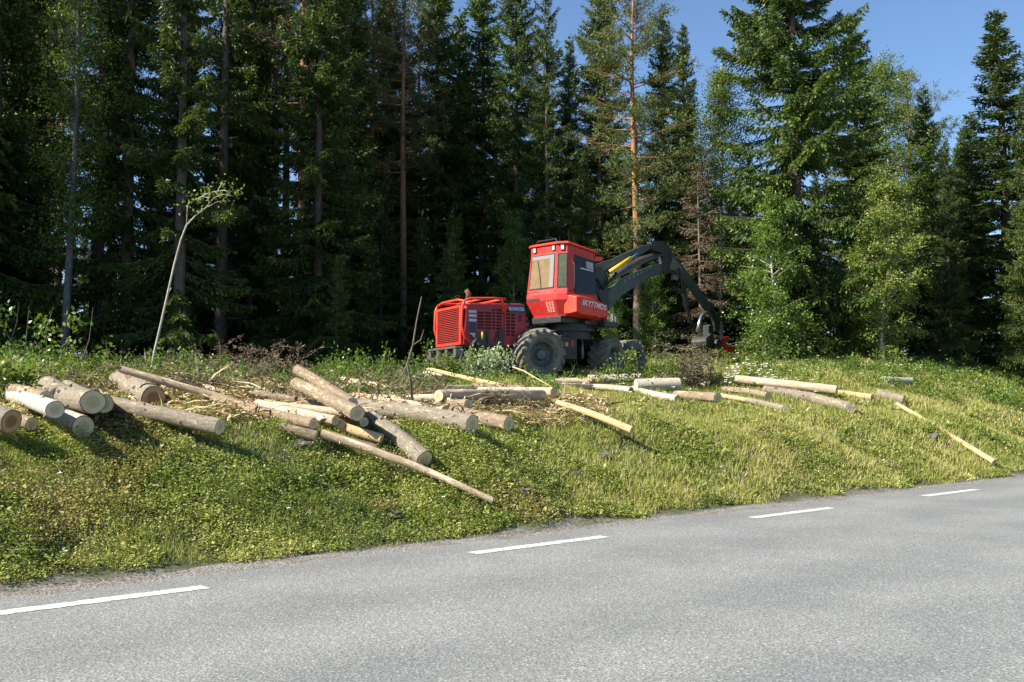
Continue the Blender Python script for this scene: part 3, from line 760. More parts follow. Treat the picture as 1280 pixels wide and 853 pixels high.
def make_spruce(key, H, R_, z0, seed, gap=0.42, nb=5, prof=0.8, droop=1.0, leafL=0.15, leafW=0.05, dens=1.0, sparse_low=0.0, r0=None, needles=None, bark=None, tw=1.0, curtain=1.0):
    g = np.random.default_rng(seed)
    path = trunk_path(H, g)
    r0 = r0 or 0.011 * H
    T = MB(); T.tube([tuple(p) for p in path], [r0 * (1 - 0.93 * i / (len(path) - 1)) + 0.008 for i in range(len(path))], 9)
    L = Leaves()
    z = z0
    while z < H - 0.25:
        rel = (z - z0) / (H - z0)
        k = max(3, int(nb + g.integers(-1, 2)))
        if rel > .92: k = 4
        for _ in range(k):
            az = g.uniform(0, 2 * np.pi)
            zz = z + g.uniform(-.2, .2) * gap * 2
            Lb = (R_ * (1 - rel) ** prof + 0.12) * g.uniform(0.62, 1.18)
            if rel < 0.3 and g.random() < sparse_low * (1 - rel / 0.3): 
                # dead bare lower branch
                c = on_path(path, zz, H); d = np.array([math.cos(az), math.sin(az), -0.25]); 
                T.tube([tuple(c), tuple(c + d * Lb * 0.35), tuple(c + d * Lb * 0.6 + np.array([0, 0, .05]))], [0.014, 0.009, 0.004], 4)
                continue
            c = on_path(path, zz, H)
            up = 0.75 * rel ** 1.5
            a1 = (-0.32 + g.normal(0, .08)) * droop * (1 - rel) + up; a2 = -0.30 * droop; a3 = 0.34 * droop
            n = max(4, int(Lb / 0.09 * dens))
            t = (np.arange(n) + 0.5) / n
            t = 0.1 + 0.9 * t
            rad = t * Lb; dz = Lb * (a1 * t + a2 * t ** 2 + a3 * t ** 3)
            hx, hy = math.cos(az), math.sin(az)
            B = np.stack([c[0] + hx * rad, c[1] + hy * rad, c[2] + dz], -1)
            tz = a1 + 2 * a2 * t + 3 * a3 * t ** 2
            T.tube([tuple(c), tuple(B[n // 2]), tuple(B[-1])], [0.012 + 0.008 * Lb, 0.008 + 0.003 * Lb, 0.004], 4, False)
            brn = np.clip(g.normal(0.35, 0.14), 0, 1)
            for sgn in (-1, 1):
                ang = az + sgn * (0.95 + g.normal(0, .15, n))
                tl = tw * (0.30 * Lb * (1.05 - t) ** 0.8 * np.minimum(1, t * 3.5) + 0.10) * g.uniform(.7, 1.25, n)
                td = np.stack([np.cos(ang), np.sin(ang), tz * 0.6 - 0.28 * droop * curtain + g.normal(0, .1, n)], -1)
                m = max(2, int(round(np.mean(tl) / (leafL * 0.55))))
                for j in range(m):
                    f = (j + 0.3) / m
                    P = B + td * (tl * f)[:, None]; P[:, 2] -= curtain * 0.22 * droop * tl * f ** 2
                    D = td + g.normal(0, .30, td.shape) + np.array([0, 0, -0.25 * droop * curtain * f])
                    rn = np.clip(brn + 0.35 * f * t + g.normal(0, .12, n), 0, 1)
                    L.add(P, D, leafL * g.uniform(.75, 1.25, n), leafW * g.uniform(.7, 1.3, n), rn)
            # axis needles
            L.add(B, np.stack([np.full(n, hx), np.full(n, hy), tz], -1) + g.normal(0, .25, (n, 3)), leafL, leafW, np.clip(brn + .2 * t, 0, 1))
            if curtain > 0.9:
                q = g.integers(0, n, max(2, n))
                P = B[q] + g.normal(0, .04, (len(q), 3))
                L.add(P, np.stack([g.normal(0, .25, len(q)), g.normal(0, .25, len(q)), -np.ones(len(q))], -1), leafL * g.uniform(1, 1.8, len(q)), leafW * 1.2, np.clip(brn + g.normal(0, .1, len(q)), 0, 1))
        z += gap * (0.55 + 0.6 * (1 - rel)) * g.uniform(0.8, 1.2)
    L.add(np.array([[path[-1][0], path[-1][1], H - .25]] * 8), np.array([[0, 0, 1.]] * 8) + g.normal(0, .25, (8, 3)), 0.3, .05, .5)
    for zz in np.arange(1.2, z0, 0.35):      # dead twigs below the live crown
        az = g.uniform(0, 6.28); c = on_path(path, zz, H); q = g.uniform(.3, 1.1)
        d = np.array([math.cos(az), math.sin(az), -.2])
        T.tube([tuple(c), tuple(c + d * q * .6), tuple(c + d * q + np.array([0, 0, .06]))], [0.011, 0.007, 0.003], 3, False)
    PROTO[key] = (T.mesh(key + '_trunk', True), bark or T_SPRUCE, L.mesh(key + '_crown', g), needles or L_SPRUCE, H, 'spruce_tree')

def make_pine(key, H, R_, z0, seed, n_br=60, puff=26, leafL=0.15, bushy=1.0):
    g = np.random.default_rng(seed); path = trunk_path(H, g, 0, .15)
    T = MB(); T.tube([tuple(p) for p in path], [0.011 * H * (1 - 0.88 * i / 12) + 0.01 for i in range(13)], 9)
    L = Leaves()
    for i in range(n_br):
        rel = (i + g.random()) / n_br; z = z0 + (H - z0) * rel ** 0.9
        az = g.uniform(0, 6.28); c = on_path(path, min(z, H - .1), H)
        Lb = R_ * (0.35 + 0.9 * math.sin(math.pi * min(1, 0.25 + 0.75 * rel)) ** 0.8) * g.uniform(.6, 1.15) * (1 if rel < .85 else .6)
        d = unit(np.array([math.cos(az), math.sin(az), -0.1 + 0.75 * rel + g.normal(0, .12)]))
        e = c + d * Lb; md = c + d * Lb * .55 + np.array([0, 0, -.06 * Lb])
        T.tube([tuple(c), tuple(md), tuple(e)], [0.018 + .01 * Lb, .014, .006], 4, False)
        sub = int(3 + 5 * bushy * Lb)
        base = np.clip(g.normal(.45, .15), 0, 1)
        for _ in range(sub):
            f = g.uniform(.3, 1.05); pc = c + (md - c) * min(f / .55, 1) + (e - md) * max(0, (f - .55) / .45)
            pc = pc + g.normal(0, .16 + .07 * Lb, 3) * np.array([1, 1, .6])
            T.tube([tuple(c + (pc - c) * .7), tuple(pc)], [.007, .003], 3, False)
            P = pc + g.normal(0, .09, (puff, 3))
            D = g.normal(0, 1, (puff, 3)) + np.array([d[0] * .7, d[1] * .7, 0.9])
            L.add(P, D, leafL * g.uniform(.7, 1.3, puff), 0.035, np.clip(base + g.normal(0, .14, puff), 0, 1))
    for zz in np.arange(2.0, z0, 0.6):
        az = g.uniform(0, 6.28); c = on_path(path, zz, H); q = g.uniform(.4, 1.6)
        d = np.array([math.cos(az), math.sin(az), .05])
        T.tube([tuple(c), tuple(c + d * q * .6 + np.array([0, 0, .1])), tuple(c + d * q)], [0.02, 0.012, 0.004], 4, False)
    PROTO[key] = (T.mesh(key + '_trunk', True), T_PINE, L.mesh(key + '_crown', g), L_PINE, H, 'pine_tree')

def make_leafy(key, H, R_, z0, seed, n_br=110, leaves=95, leaf=0.075, m=None, lean=0.0, bark=None, kind='birch_tree', prof=0.8, r0=None, fill=1.0):
    g = np.random.default_rng(seed); path = trunk_path(H, g, lean, .25)
    r0 = r0 or 0.008 * H
    T = MB(); T.tube([tuple(p) for p in path], [r0 * (1 - 0.9 * i / 12) + 0.006 for i in range(13)], 9)
    L = Leaves()
    for i in range(n_br):
        rel = (i + g.random()) / n_br; z = z0 + (H - z0) * rel
        az = g.uniform(0, 6.28); c = on_path(path, max(z - 0.25 * R_, 0.2), H)
        Lb = R_ * (math.sin(math.pi * min(1, (0.12 + 0.88 * rel)) ** prof) * 0.9 + 0.15) * g.uniform(.5, 1.2)
        d = unit(np.array([math.cos(az), math.sin(az), 0.55 + g.normal(0, .25)]))
        e = c + d * Lb
        T.tube([tuple(c), tuple((c + e) / 2 + np.array([0, 0, .05])), tuple(e)], [.012 + .006 * Lb, .008, .003], 4, False)
        base = np.clip(g.normal(.45, .16), 0, 1)
        ns = 3
        for q in range(ns):
            f = 0.45 + 0.6 * q / (ns - 1) if ns > 1 else 1
            pc = c + (e - c) * f + g.normal(0, .12 * R_, 3)
            k = int(leaves / ns)
            ext = np.array([.17, .17, .12]) * (0.7 + .45 * R_) * fill
            P = pc + g.normal(0, 1, (k, 3)) * ext; P[:, 2] -= np.abs(g.normal(0, .08, k))
            D = g.normal(0, .8, (k, 3)) + np.array([d[0], d[1], -.5])
            Nn = g.normal(0, .7, (k, 3)) + np.array([0, 0, .8])
            L.add(P, D, leaf * g.uniform(.7, 1.35, k), leaf * .72 * g.uniform(.8, 1.2, k), np.clip(base + g.normal(0, .18, k), 0, 1), Nn)
    PROTO[key] = (T.mesh(key + '_trunk', True), bark or B_BIRCH, L.mesh(key + '_crown', g), m or L_BIRCH, H, kind)

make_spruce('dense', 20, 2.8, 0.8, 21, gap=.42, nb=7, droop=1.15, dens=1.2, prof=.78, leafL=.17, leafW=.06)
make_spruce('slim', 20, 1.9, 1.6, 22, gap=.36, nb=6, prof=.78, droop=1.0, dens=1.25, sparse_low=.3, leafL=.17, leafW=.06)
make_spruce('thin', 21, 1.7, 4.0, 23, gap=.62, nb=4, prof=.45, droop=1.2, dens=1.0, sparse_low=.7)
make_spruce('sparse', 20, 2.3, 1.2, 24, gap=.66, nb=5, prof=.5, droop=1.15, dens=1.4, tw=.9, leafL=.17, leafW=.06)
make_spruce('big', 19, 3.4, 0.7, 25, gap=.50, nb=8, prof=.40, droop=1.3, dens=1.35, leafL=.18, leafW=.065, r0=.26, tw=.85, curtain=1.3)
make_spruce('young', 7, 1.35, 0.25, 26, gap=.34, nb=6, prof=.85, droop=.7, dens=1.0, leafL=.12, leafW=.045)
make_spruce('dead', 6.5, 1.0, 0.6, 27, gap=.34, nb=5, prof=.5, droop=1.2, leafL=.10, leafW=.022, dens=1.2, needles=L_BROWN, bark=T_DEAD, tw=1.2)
make_pine('pine', 19, 1.9, 8.5, 31)
make_pine('pine_low', 18, 2.2, 4.5, 32, n_br=95, puff=26)
make_pine('pine_round', 14, 2.2, 1.5, 33, n_br=170, puff=34, bushy=1.5)
make_leafy('birch', 16, 2.3, 2.5, 41, n_br=230, leaves=130, leaf=.10, fill=.75)
make_leafy('birch_small', 7, 1.25, 1.0, 42, n_br=120, leaves=200, leaf=.075, fill=.6, m=L_YELLOW, lean=.04)
make_leafy('alder', 7, 1.3, 0.4, 43, n_br=85, leaves=170, leaf=.09, m=L_ALDER, kind='rowan_tree', fill=.62)
make_leafy('bush', 2.4, 0.9, 0.1, 44, n_br=50, leaves=80, leaf=.075, m=L_ALDER, bark=T_DEAD, kind='leafy_bush', r0=.02)
make_leafy('thin_birch', 15, 1.1, 4.0, 45, n_br=150, leaves=100, leaf=.08, r0=.12, lean=-.01, bark=tree_bark('shaded_birch_bark', (0.06, 0.06, 0.058), (0.18, 0.19, 0.18)))  # trunk shade painted into the bark, a darker copy of birch bark

def tree(key, loc, top, lab, cat, rz=0.0, wide=1.0, group=None, tilt=(0, 0), name=None, parts=True):
    tm, tb, cm, cl, H, nm = PROTO[key]
    e = empty(name or nm, loc)
    s = top / H
    e.rotation_euler = (tilt[0], tilt[1], rz); e.scale = (s * wide, s * wide, s)
    if not tm.materials: tm.materials.append(tb)
    if not cm.materials: cm.materials.append(cl)
    t = bpy.data.objects.new('trunk', tm); COL.objects.link(t); t.parent = e
    c = bpy.data.objects.new('crown', cm); COL.objects.link(c); c.parent = e
    tag(e, lab, cat, group)
    return e
def tree_px(key, px, Y, ytop, lab, cat='tree', wide=1.0, rz=None, group=None, tilt=(0, 0), name=None, sink=0.15):
    g = ground_at(px, Y); top = at(px, ytop, Y).z - g.z
    g.z -= sink
    return tree(key, g, top + sink, lab, cat, px * 0.37 if rz is None else rz, wide, group, tilt, name)

FRONT = [
 # key, px, Y, y of top, label, wide
 ('dense', -15, 31.5, -330, 'dark spruce at the left edge with a few sunlit drooping boughs', .95),
 ('thin', 118, 36, -330, 'dark spruce trunk standing right of the white birch at the left', 1.0),
 ('slim', 155, 33, -330, 'dark slender spruce between the left birch and the sunlit spruce', .9),
 ('sparse', 222, 29, -260, 'tall spruce with bright sunlit boughs behind the bent bare birch', .95),
 ('thin', 275, 36, -300, 'thin dark spruce right of the sunlit one behind the bent birch', .9),
 ('pine', 310, 44, -180, 'bare pine trunk with sky beside it, left of the pair of orange trunks', .9),
 ('pine', 338, 42, -170, 'left one of two close orange pine trunks in the dark forest', .8),
 ('pine', 353, 43, -190, 'right one of two close orange pine trunks in the dark forest', .8),
 ('dense', 396, 34, -170, 'broad black green spruce closing the dark left part of the forest', .95),
 ('slim', 432, 39, -120, 'dark spruce right beside the broad black green one', .9),
 ('pine_low', 462, 46, -40, 'bluish pine with a sunlit crown at the top left of centre', .8),
 ('pine', 503, 43, -50, 'pine with an orange brown trunk above the engine, left of centre', .95),
 ('slim', 545, 45, -60, 'spruce with sunlit boughs above the engine of the harvester', 1.15),
 ('slim', 603, 45, -50, 'slender spruce with open top, second left of the bright green one', 1.2),
 ('slim', 482, 47, -20, 'slim dark spruce between the bluish pine and the pine with the orange brown trunk', 1.2),
 ('slim', 572, 48, 12, 'lower dark spruce between the two tall ones above the engine', 1.2),
 ('pine_low', 525, 49, -10, 'bluish green pine crown behind the pine with the orange brown trunk', .9),
 ('dense', 645, 43, -80, 'dense dark spruce directly left of the bright green one', .8),
 ('sparse', 684, 39, -12, 'bright green layered spruce rising above the harvester cab', .8),
 ('slim', 712, 47, 45, 'shorter dark spruce between the bright green one and the dense crown', .9),
 ('dense', 752, 41, -70, 'tall spruce with blue green boughs left of the orange pine', .85),
 ('pine_low', 797, 38, -20, 'sunlit pine with an orange trunk behind the crane arm', 1.15),
 ('slim', 832, 42, 18, 'spruce with a bare spike top right of the orange pine', 1.15),
 ('slim', 858, 46, 30, 'dark spruce on the edge of the sky right of the pine', .95),
 ('birch', 903, 41, 80, 'tall light green birch between the pine and the big spruce', 1.0),
 ('birch', 866, 47, 120, 'light green birch half hidden left of the tall one', .8),
 ('big', 1000, 34.5, -170, 'huge spruce with heavy hanging boughs against the sky, right of centre', .98),
 ('slim', 1076, 40, 18, 'slender pointed spruce just right of the huge one', 1.5),
 ('birch', 1118, 44, 66, 'rounded blue green tree crown right of the slender pointed spruce', 1.1),
 ('dense', 1163, 45, 108, 'blue green conical tree standing apart under the open sky', .95),
 ('pine_low', 1142, 47, 92, 'green pine crown between the rounded crown and the blue green conical tree', 1.1),
 ('dense', 1203, 43, 190, 'low dark spruce right below the gap of open sky on the right', 1.2),
 ('slim', 1262, 36, 12, 'tall spruce with a fine pointed top near the right edge', 1.7),
 ('dense', 1222, 40, 140, 'lower bright green spruce left of the tall one at the right edge', 1.3),
 ('dense', 1300, 33, 60, 'dark spruce cut by the right edge of the frame', .8),
 ('dead', 876, 35.5, 205, 'brown dead spruce standing right behind the crane stick', .9),
 ('alder', 972, 31.5, 238, 'bright green leafy tree at the foot of the huge spruce', 1.0),
 ('birch_small', 1102, 32.5, 214, 'small yellowish birch glowing in the sun on the right', 1.05),
 ('birch_small', 1290, 34, 270, 'pale birch half cut off by the right edge of the frame', .9),
 ('dense', 1190, 34, 175, 'dark spruce in the shade under the gap of sky on the right', .75),
 ('alder', 640, 37.5, 265, 'green broadleaf bush between the engine and the cab', .75),
 ('alder', 820, 35, 330, 'sunlit green bush under the crane arm', 1.0),
 ('alder', 768, 35.5, 345, 'leafy bush left of the orange trunk below the boom', .9),
 ('bush', 960, 31, 385, 'yellow green bush below the leafy tree beside the red harvester head', 1.2),
 ('bush', 1000, 32, 385, 'low green bush at the foot of the huge spruce', 1.3),
 ('young', 560, 35, 300, 'young spruce in the shade left of the engine hood', 1.0),
 ('young', 420, 31, 320, 'young spruce under the broad black green one', .9),
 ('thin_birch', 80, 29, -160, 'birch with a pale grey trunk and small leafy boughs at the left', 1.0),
]
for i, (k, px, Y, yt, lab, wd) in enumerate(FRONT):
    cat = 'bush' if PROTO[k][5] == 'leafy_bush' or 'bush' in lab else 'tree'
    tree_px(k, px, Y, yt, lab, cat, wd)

# the darker trees filling the forest behind; nothing sets one apart from the next
FG = 'dark trees filling the forest behind the front row'
rnd = random.Random(5)
placed = []
keys = ['slim', 'thin', 'dense', 'pine', 'slim', 'pine_low', 'thin', 'sparse']
def deep(n, x0, x1, y0, y1, h0, h1, mind=2.2, keyset=keys, lab='unseen conifer out of frame at the left, added to shade the forest', low=None):
    c = 0; tries = 0
    while c < n and tries < 4000:
        tries += 1
        Y = rnd.uniform(y0, y1); px = rnd.uniform(x0, x1); x = (px - 640) / FPX * Y
        if any((x - a) ** 2 + (Y - b) ** 2 < mind ** 2 for a, b in placed): continue
        placed.append((x, Y)); c += 1
        k = rnd.choice(keyset); z = float(gh(x, Y)) - .15
        tree(k, (x, Y, z), rnd.uniform(h0, h1), lab, 'tree', rnd.uniform(0, 6), rnd.uniform(.7, 1.0), FG)
deep(22, -20, 430, 37, 54, 19, 25)
deep(16, 430, 720, 48, 62, 13, 17)
deep(9, 700, 930, 48, 60, 12, 15)
deep(10, 940, 1300, 46, 60, 10, 13)
deep(34, 700, 1310, 38, 58, 6, 9, 1.4, ['young', 'dense', 'slim', 'young'], 'low dark conifer in the shade under the taller trees')
deep(30, -20, 700, 37, 60, 5, 10, 1.4, ['young', 'slim', 'young'], 'low dark conifer in the shade under the taller trees')
# low conifers far back, then unseen trees added at left to shade the forest
deep(34, -40, 900, 58, 80, 8, 13, 1.6, ['dense', 'slim', 'dense'], 'low dark conifer in the shade under the taller trees')
for x, Y, h, k in ((-18.5, 25.2, 21, 'thin'), (-20, 28, 23, 'dense'), (-21.5, 24, 22, 'thin'), (-23, 27.2, 22, 'slim'), (-25, 22.8, 23, 'thin'), (-25.5, 26, 23, 'dense'), (-28.5, 21.6, 23, 'dense'), (-29, 25, 23, 'slim'), (-32, 20.5, 23, 'dense'), (-33, 24, 23, 'dense'), (-19, 35, 24, 'slim'), (-21.5, 32, 23, 'dense'), (-23, 36.5, 24, 'dense'), (-25.5, 33, 22, 'sparse'), (-27.5, 37.5, 24, 'dense'), (-30, 34, 22, 'dense'), (-22.5, 41, 24, 'dense'), (-28, 43, 24, 'dense'), (-33, 39, 23, 'dense')):
    tree(k, (x, Y, float(gh(x, Y)) - .15), h, 'unseen conifer out of frame at the left, added to shade the forest', 'tree', x, 1.0, FG)
# ================================================================== the forestry harvester
def paint(name, col, dirt=(0.16, 0.12, 0.09), amt=0.5, rough=0.42):
    m, t, b = mat(name)
    v = coord(t)
    f = noise(t, 3, 6, 0.6, v); g = noise(t, 7, 9, 0.75, v); s = noise(t, 45, 3, 0.8, v)
    c = ramp(t, f, [(0.3, tuple(x * 0.85 for x in col)), (0.7, tuple(min(1, x * 1.08) for x in col))])
    c = mixc(t, ramp(t, g, [(0.5, (0, 0, 0)), (0.72, (amt,) * 3)]), c, dirt)
    c = mixc(t, ramp(t, s, [(0.66, (0, 0, 0)), (0.72, (amt * .8,) * 3)]), c, tuple(x * 0.5 for x in col))
    t.links.new(c, b.inputs['Base Color'])
    t.links.new(ramp(t, g, [(0.4, (rough,) * 3), (0.7, (0.75,) * 3)]), b.inputs['Roughness'])
    bump(t, b, f, 0.08, 0.02)
    return m
H_RED = paint('red_paint', (0.50, 0.022, 0.018))
H_ORANGE = paint('orange_red_paint', (0.72, 0.045, 0.018), amt=.22)
H_SHADE_RED = paint('shade_darkened_red_paint', (0.33, 0.02, 0.03), amt=.4, rough=.5)  # hood red darkened, the shade of its side put into the colour
H_DARK = plain('dark_painted_steel', (0.022, 0.027, 0.028), 0.5, 0.2, 0.3, 8, (0.08, 0.07, 0.055), 0.6, bumpy=.1)
H_ARM = plain('green_grey_crane_paint', (0.030, 0.045, 0.045), 0.42, 0.0, 0.2, 5, (0.11, 0.10, 0.08), 0.6)
H_BLACK = plain('black_rubber_hose', (0.012, 0.012, 0.012), 0.5, 0, 0.2)
H_STEEL = plain('worn_grey_steel', (0.17, 0.155, 0.14), 0.5, 0.5, 0.3, 12, (0.16, 0.11, 0.07), 0.7)
H_SILVER = plain('silver_rod', (0.6, 0.6, 0.6), 0.25, 0.9, 0.1)
H_VOID = plain('vent_shade_and_seam', (0.02, 0.008, 0.006), 0.9, 0, 0.3)
H_SLOT = plain('radiator_core', (0.055, 0.022, 0.014), 0.8, 0, 0.4, 20)
H_YEL = plain('yellow_paint', (0.62, 0.40, 0.03), 0.45, 0, 0.15, 9, (0.2, 0.13, 0.05), 0.5)
H_GREEN = plain('green_hose', (0.12, 0.55, 0.10), 0.35, 0, 0.1)
H_BLUE = plain('blue_sticker', (0.012, 0.028, 0.075), 0.5, 0, 0.1)
H_LBLUE = plain('pale_blue_stripe', (0.40, 0.47, 0.58), 0.5, 0, 0.1)
H_WHITE = plain('white_lettering', (0.75, 0.74, 0.70), 0.5, 0, 0.1)
H_RUST = plain('rusty_exhaust', (0.16, 0.07, 0.045), 0.8, 0.2, 0.4, 15)
H_GASKET = plain('window_gasket', (0.02, 0.02, 0.02), 0.6)
def tyre_mat():
    m, t, b = mat('dusty_tyre_rubber'); v = coord(t)
    g = noise(t, 5, 8, 0.75, v)
    c = ramp(t, g, [(0.3, (0.06, 0.056, 0.05)), (0.55, (0.17, 0.155, 0.13)), (0.75, (0.30, 0.27, 0.225))])
    t.links.new(c, b.inputs['Base Color']); b.inputs['Roughness'].default_value = 0.85
    bump(t, b, noise(t, 40, 5, .8, v), .4, .01)
    return m
H_TYRE = tyre_mat()
def glass(name, col, rough=0.06, smear=0.0, col2=None):
    m, t, b = mat(name); v = coord(t)
    n1 = noise(t, 7, 6, .7, v, .4); n2 = noise(t, 60, 4, .8, v)
    c = ramp(t, n1, [(.3, col), (.7, col2 or tuple(x * 1.3 for x in col))])
    c = mixc(t, ramp(t, n2, [(.68, (0, 0, 0)), (.74, (smear,) * 3)]), c, (.75, .7, .6))
    t.links.new(c, b.inputs['Base Color']); b.inputs['Roughness'].default_value = rough
    b.inputs['Coat Weight'].default_value = 0.06; b.inputs['Coat Roughness'].default_value = 0.05
    b.inputs['Specular IOR Level'].default_value = 0.2
    return m
H_BLIND = glass('rear_window_with_tan_blind', (0.15, 0.105, 0.055), .5, .4, (0.24, 0.17, 0.09))
H_GLASS = glass('dark_cab_glass', (0.010, 0.012, 0.012), .05, .03, (0.03, 0.033, 0.03))
H_GLASS2 = glass('greenish_corner_glass', (0.04, 0.05, 0.03), .08, .1, (0.12, 0.13, 0.08))

HG = float(gh(0.22, 27.9)) - 0.04
HO = Vector((0.22, 27.9, HG))
hv = empty('forestry_harvester', HO)
tag(hv, 'red forestry harvester with a lettered cab and black crane arm at the forest edge', 'harvester')

def frame(ox, oy, yaw, oz=0.0):
    c, s = math.cos(yaw), math.sin(yaw)
    def F(x, y, z): return Vector((ox + c * x - s * y - HO.x, oy + s * x + c * y - HO.y, z + oz))
    F.yaw = yaw
    return F
YR, YF, YC = R(28), R(58), R(45)
RF = frame(0.22, 27.9, YR)                                # rear frame, origin above the rear axle
J = Vector((0.22 + 1.2 * math.cos(YR), 27.9 + 1.2 * math.sin(YR)))
FO = J + 1.9 * Vector((math.cos(YF), math.sin(YF)))
FF = frame(FO.x, FO.y, YF)                                # front frame, origin above the bogie
CF = frame(1.37, 28.0, YC)                                # cab and crane turntable

# ---- wheels
def wheel(F, x, y, r=0.69, wd=0.60, parent=hv):
    c = F(x, y, r); sgn = -1 if y < 0 else 1
    o = bpy.data.objects.new('wheel', None); COL.objects.link(o); o.parent = parent
    o.location = c; o.rotation_euler = (0, 0, F.yaw)
    h = wd / 2
    T = MB()
    prof = [(-h * .78, .36 * r / .69), (-h * .98, .42 * r / .69), (-h, .54), (-h * .93, r - .105), (-h * .75, r - .08), (0, r - .075), (h * .75, r - .08), (h * .93, r - .105), (h, .54), (h * .98, .42 * r / .69), (h * .78, .36 * r / .69)]
    T.lathe(prof, (0, 0, 0), (0, 1, 0), 48)
    n = 17
    for k in range(n):       # chevron lugs, both halves
        for half in (-1, 1):
            a0 = 2 * math.pi * (k + (0.5 if half > 0 else 0)) / n
            pts = []
            m = 5
            for q in range(m + 1):
                f = q / m
                yy = half * (0.02 + f * (h * 0.99 - 0.02)); ang = a0 + f * 0.40
                ro = r - 0.004 - (0.035 * max(0, f - .75) / .25); ri = r - .12 if f > .85 else r - .09
                wdt = 0.10 + 0.05 * f
                da = wdt / r / 2
                pts.append([Vector((math.sin(ang + s_ * da) * rr_, yy, math.cos(ang + s_ * da) * rr_)) for rr_, s_ in ((ri, -1), (ri, 1), (ro, .72), (ro, -.72))])
            T.loft(pts)
    T.build('tyre', H_TYRE, o, False)
    Rm = MB(); q = sgn * h
    Rm.lathe([(q * .80, .385), (q * .86, .372), (q * .80, .345), (q * .45, .325), (q * .30, .30), (q * .22, .20), (q * .30, .15), (q * .62, .14), (q * .66, .11), (q * .66, .001)], (0, 0, 0), (0, 1, 0), 36)
    Rm.lathe([(-q * .80, .385), (-q * .6, .33), (-q * .5, .001)], (0, 0, 0), (0, 1, 0), 36)
    for k in range(10):
        a = 2 * math.pi * k / 10
        Rm.tube([(math.cos(a) * .24, q * .24, math.sin(a) * .24), (math.cos(a) * .24, q * .34, math.sin(a) * .24)], .018, 6)
    Rm.build('rim', H_STEELDARK, o, True)
    return o
H_STEELDARK = plain('grey_rim_paint', (0.10, 0.12, 0.125), 0.5, 0.2, 0.3, 10, (0.14, 0.11, 0.08), 0.8)
wheel(RF, 0, -1.03, .72, .68); wheel(RF, 0, 1.03, .72, .68)
for sx in (-.78, .78):
    for sy in (-1.02, 1.02): wheel(FF, sx, sy, .67, .60)

# ---- rear chassis
m = MB()
m.box(-2.25, 1.0, -.42, .42, .62, .90, RF); m.box(-.25, .25, -.75, .75, .52, .86, RF)
m.box(-2.1, -.2, -.80, .80, .86, .93, RF); m.box(.3, 1.3, -.3, .3, .45, 1.0, RF)
m.build('rear_chassis', H_DARK, hv, bevel=.02)
m = MB()
m.box(-2.42, -2.2, -.9, .9, .84, .90, RF); m.box(-2.42, -2.2, -.9, .9, .60, .64, RF)
for y0 in (-.9, -.35, .2, .75): m.box(-2.40, -2.24, y0, y0 + .16, .64, .84, RF)
m.box(-2.26, -2.22, -.86, .86, .64, .84, RF)
m.prism([(-2.42, .60), (-2.2, .60), (-1.2, .42), (-1.2, .36), (-2.3, .42)], -.82, .82, RF)
m.build('rear_bumper', H_STEEL, hv, bevel=.015)

# ---- engine hood
hood = MB()
ho = [(-2.16, .93), (.04, .93), (-.06, 1.30), (-.30, 2.08), (-.40, 2.12), (-1.95, 2.06), (-2.06, 1.98)]
hood.prism(ho, -.82, .82, RF)
ho_ = hood.build('engine_hood', H_SHADE_RED, hv, bevel=.035)
def side_rect(mb, x0, x1, z0, z1, out=.006, th=.004, y=-.82):   # a thin raised piece on the near hood side
    mb.box(x0, x1, y - out, y - out + th, z0, z1, RF)
def vent_group(x0, x1, z0, z1, cols, rows, gx=.035, gz=.03, skew=0):
    vg = MB()
    cw = (x1 - x0 - gx * (cols - 1)) / cols; rh = (z1 - z0 - gz * (rows - 1)) / rows
    for i in range(cols):
        for j in range(rows):
            a = x0 + i * (cw + gx); b = z0 + j * (rh + gz)
            side_rect(vg, a + skew * b, a + cw + skew * b, b, b + rh, .0035, .003)
    vg.build('side_vent', H_VOID, ho_)  # no holes cut: raised plates with the inner shade painted dark
vent_group(-1.72, -1.32, 1.38, 1.84, 2, 6); vent_group(-1.28, -1.20, 1.38, 1.93, 1, 7); vent_group(-1.16, -1.00, 1.38, 1.93, 1, 7)
vent_group(-.86, -.60, 1.22, 1.92, 2, 8); vent_group(-1.20, -1.00, 1.18, 1.32, 2, 2)
vent_group(-.19, -.04, 1.30, 1.36, 1, 1); vent_group(-.22, -.08, 1.44, 1.52, 1, 1); vent_group(-.25, -.13, 1.60, 1.68, 1, 1); vent_group(-.27, -.18, 1.76, 1.83, 1, 1)

for x in (-.93, -.28):
    sm = MB(); sm.box(x - .006, x + .006, -.8245, -.8205, .98, 2.02 if x < -.5 else 1.95, RF); sm.build('panel_seam', H_VOID, ho_)
hd = MB(); side_rect(hd, -.47, -.40, 1.62, 1.82, .02, .02); hd.build('latch', H_BLACK, ho_)
# rear grille with horizontal slats in a red frame
gr = MB(); gr.box(-2.175, -2.163, -.70, .72, 1.0, 1.93, RF); go = gr.build('radiator_grille', H_SLOT, ho_)
sl = MB()
for k in range(19):
    z = 1.02 + k * .0485; sl.box(-2.205, -2.19, -.70, .72, z, z + .012, RF)
sl.build('grille_slats', H_RED, hv)
fr = MB()
for a in ((-.80, -.70, .95, 2.0), (.72, .82, .95, 2.0), (-.70, .72, .95, 1.01), (-.70, .72, 1.93, 2.0)): fr.box(-2.215, -2.162, a[0], a[1], a[2], a[3], RF)
fr.build('grille_frame', H_ORANGE, hv, bevel=.01)
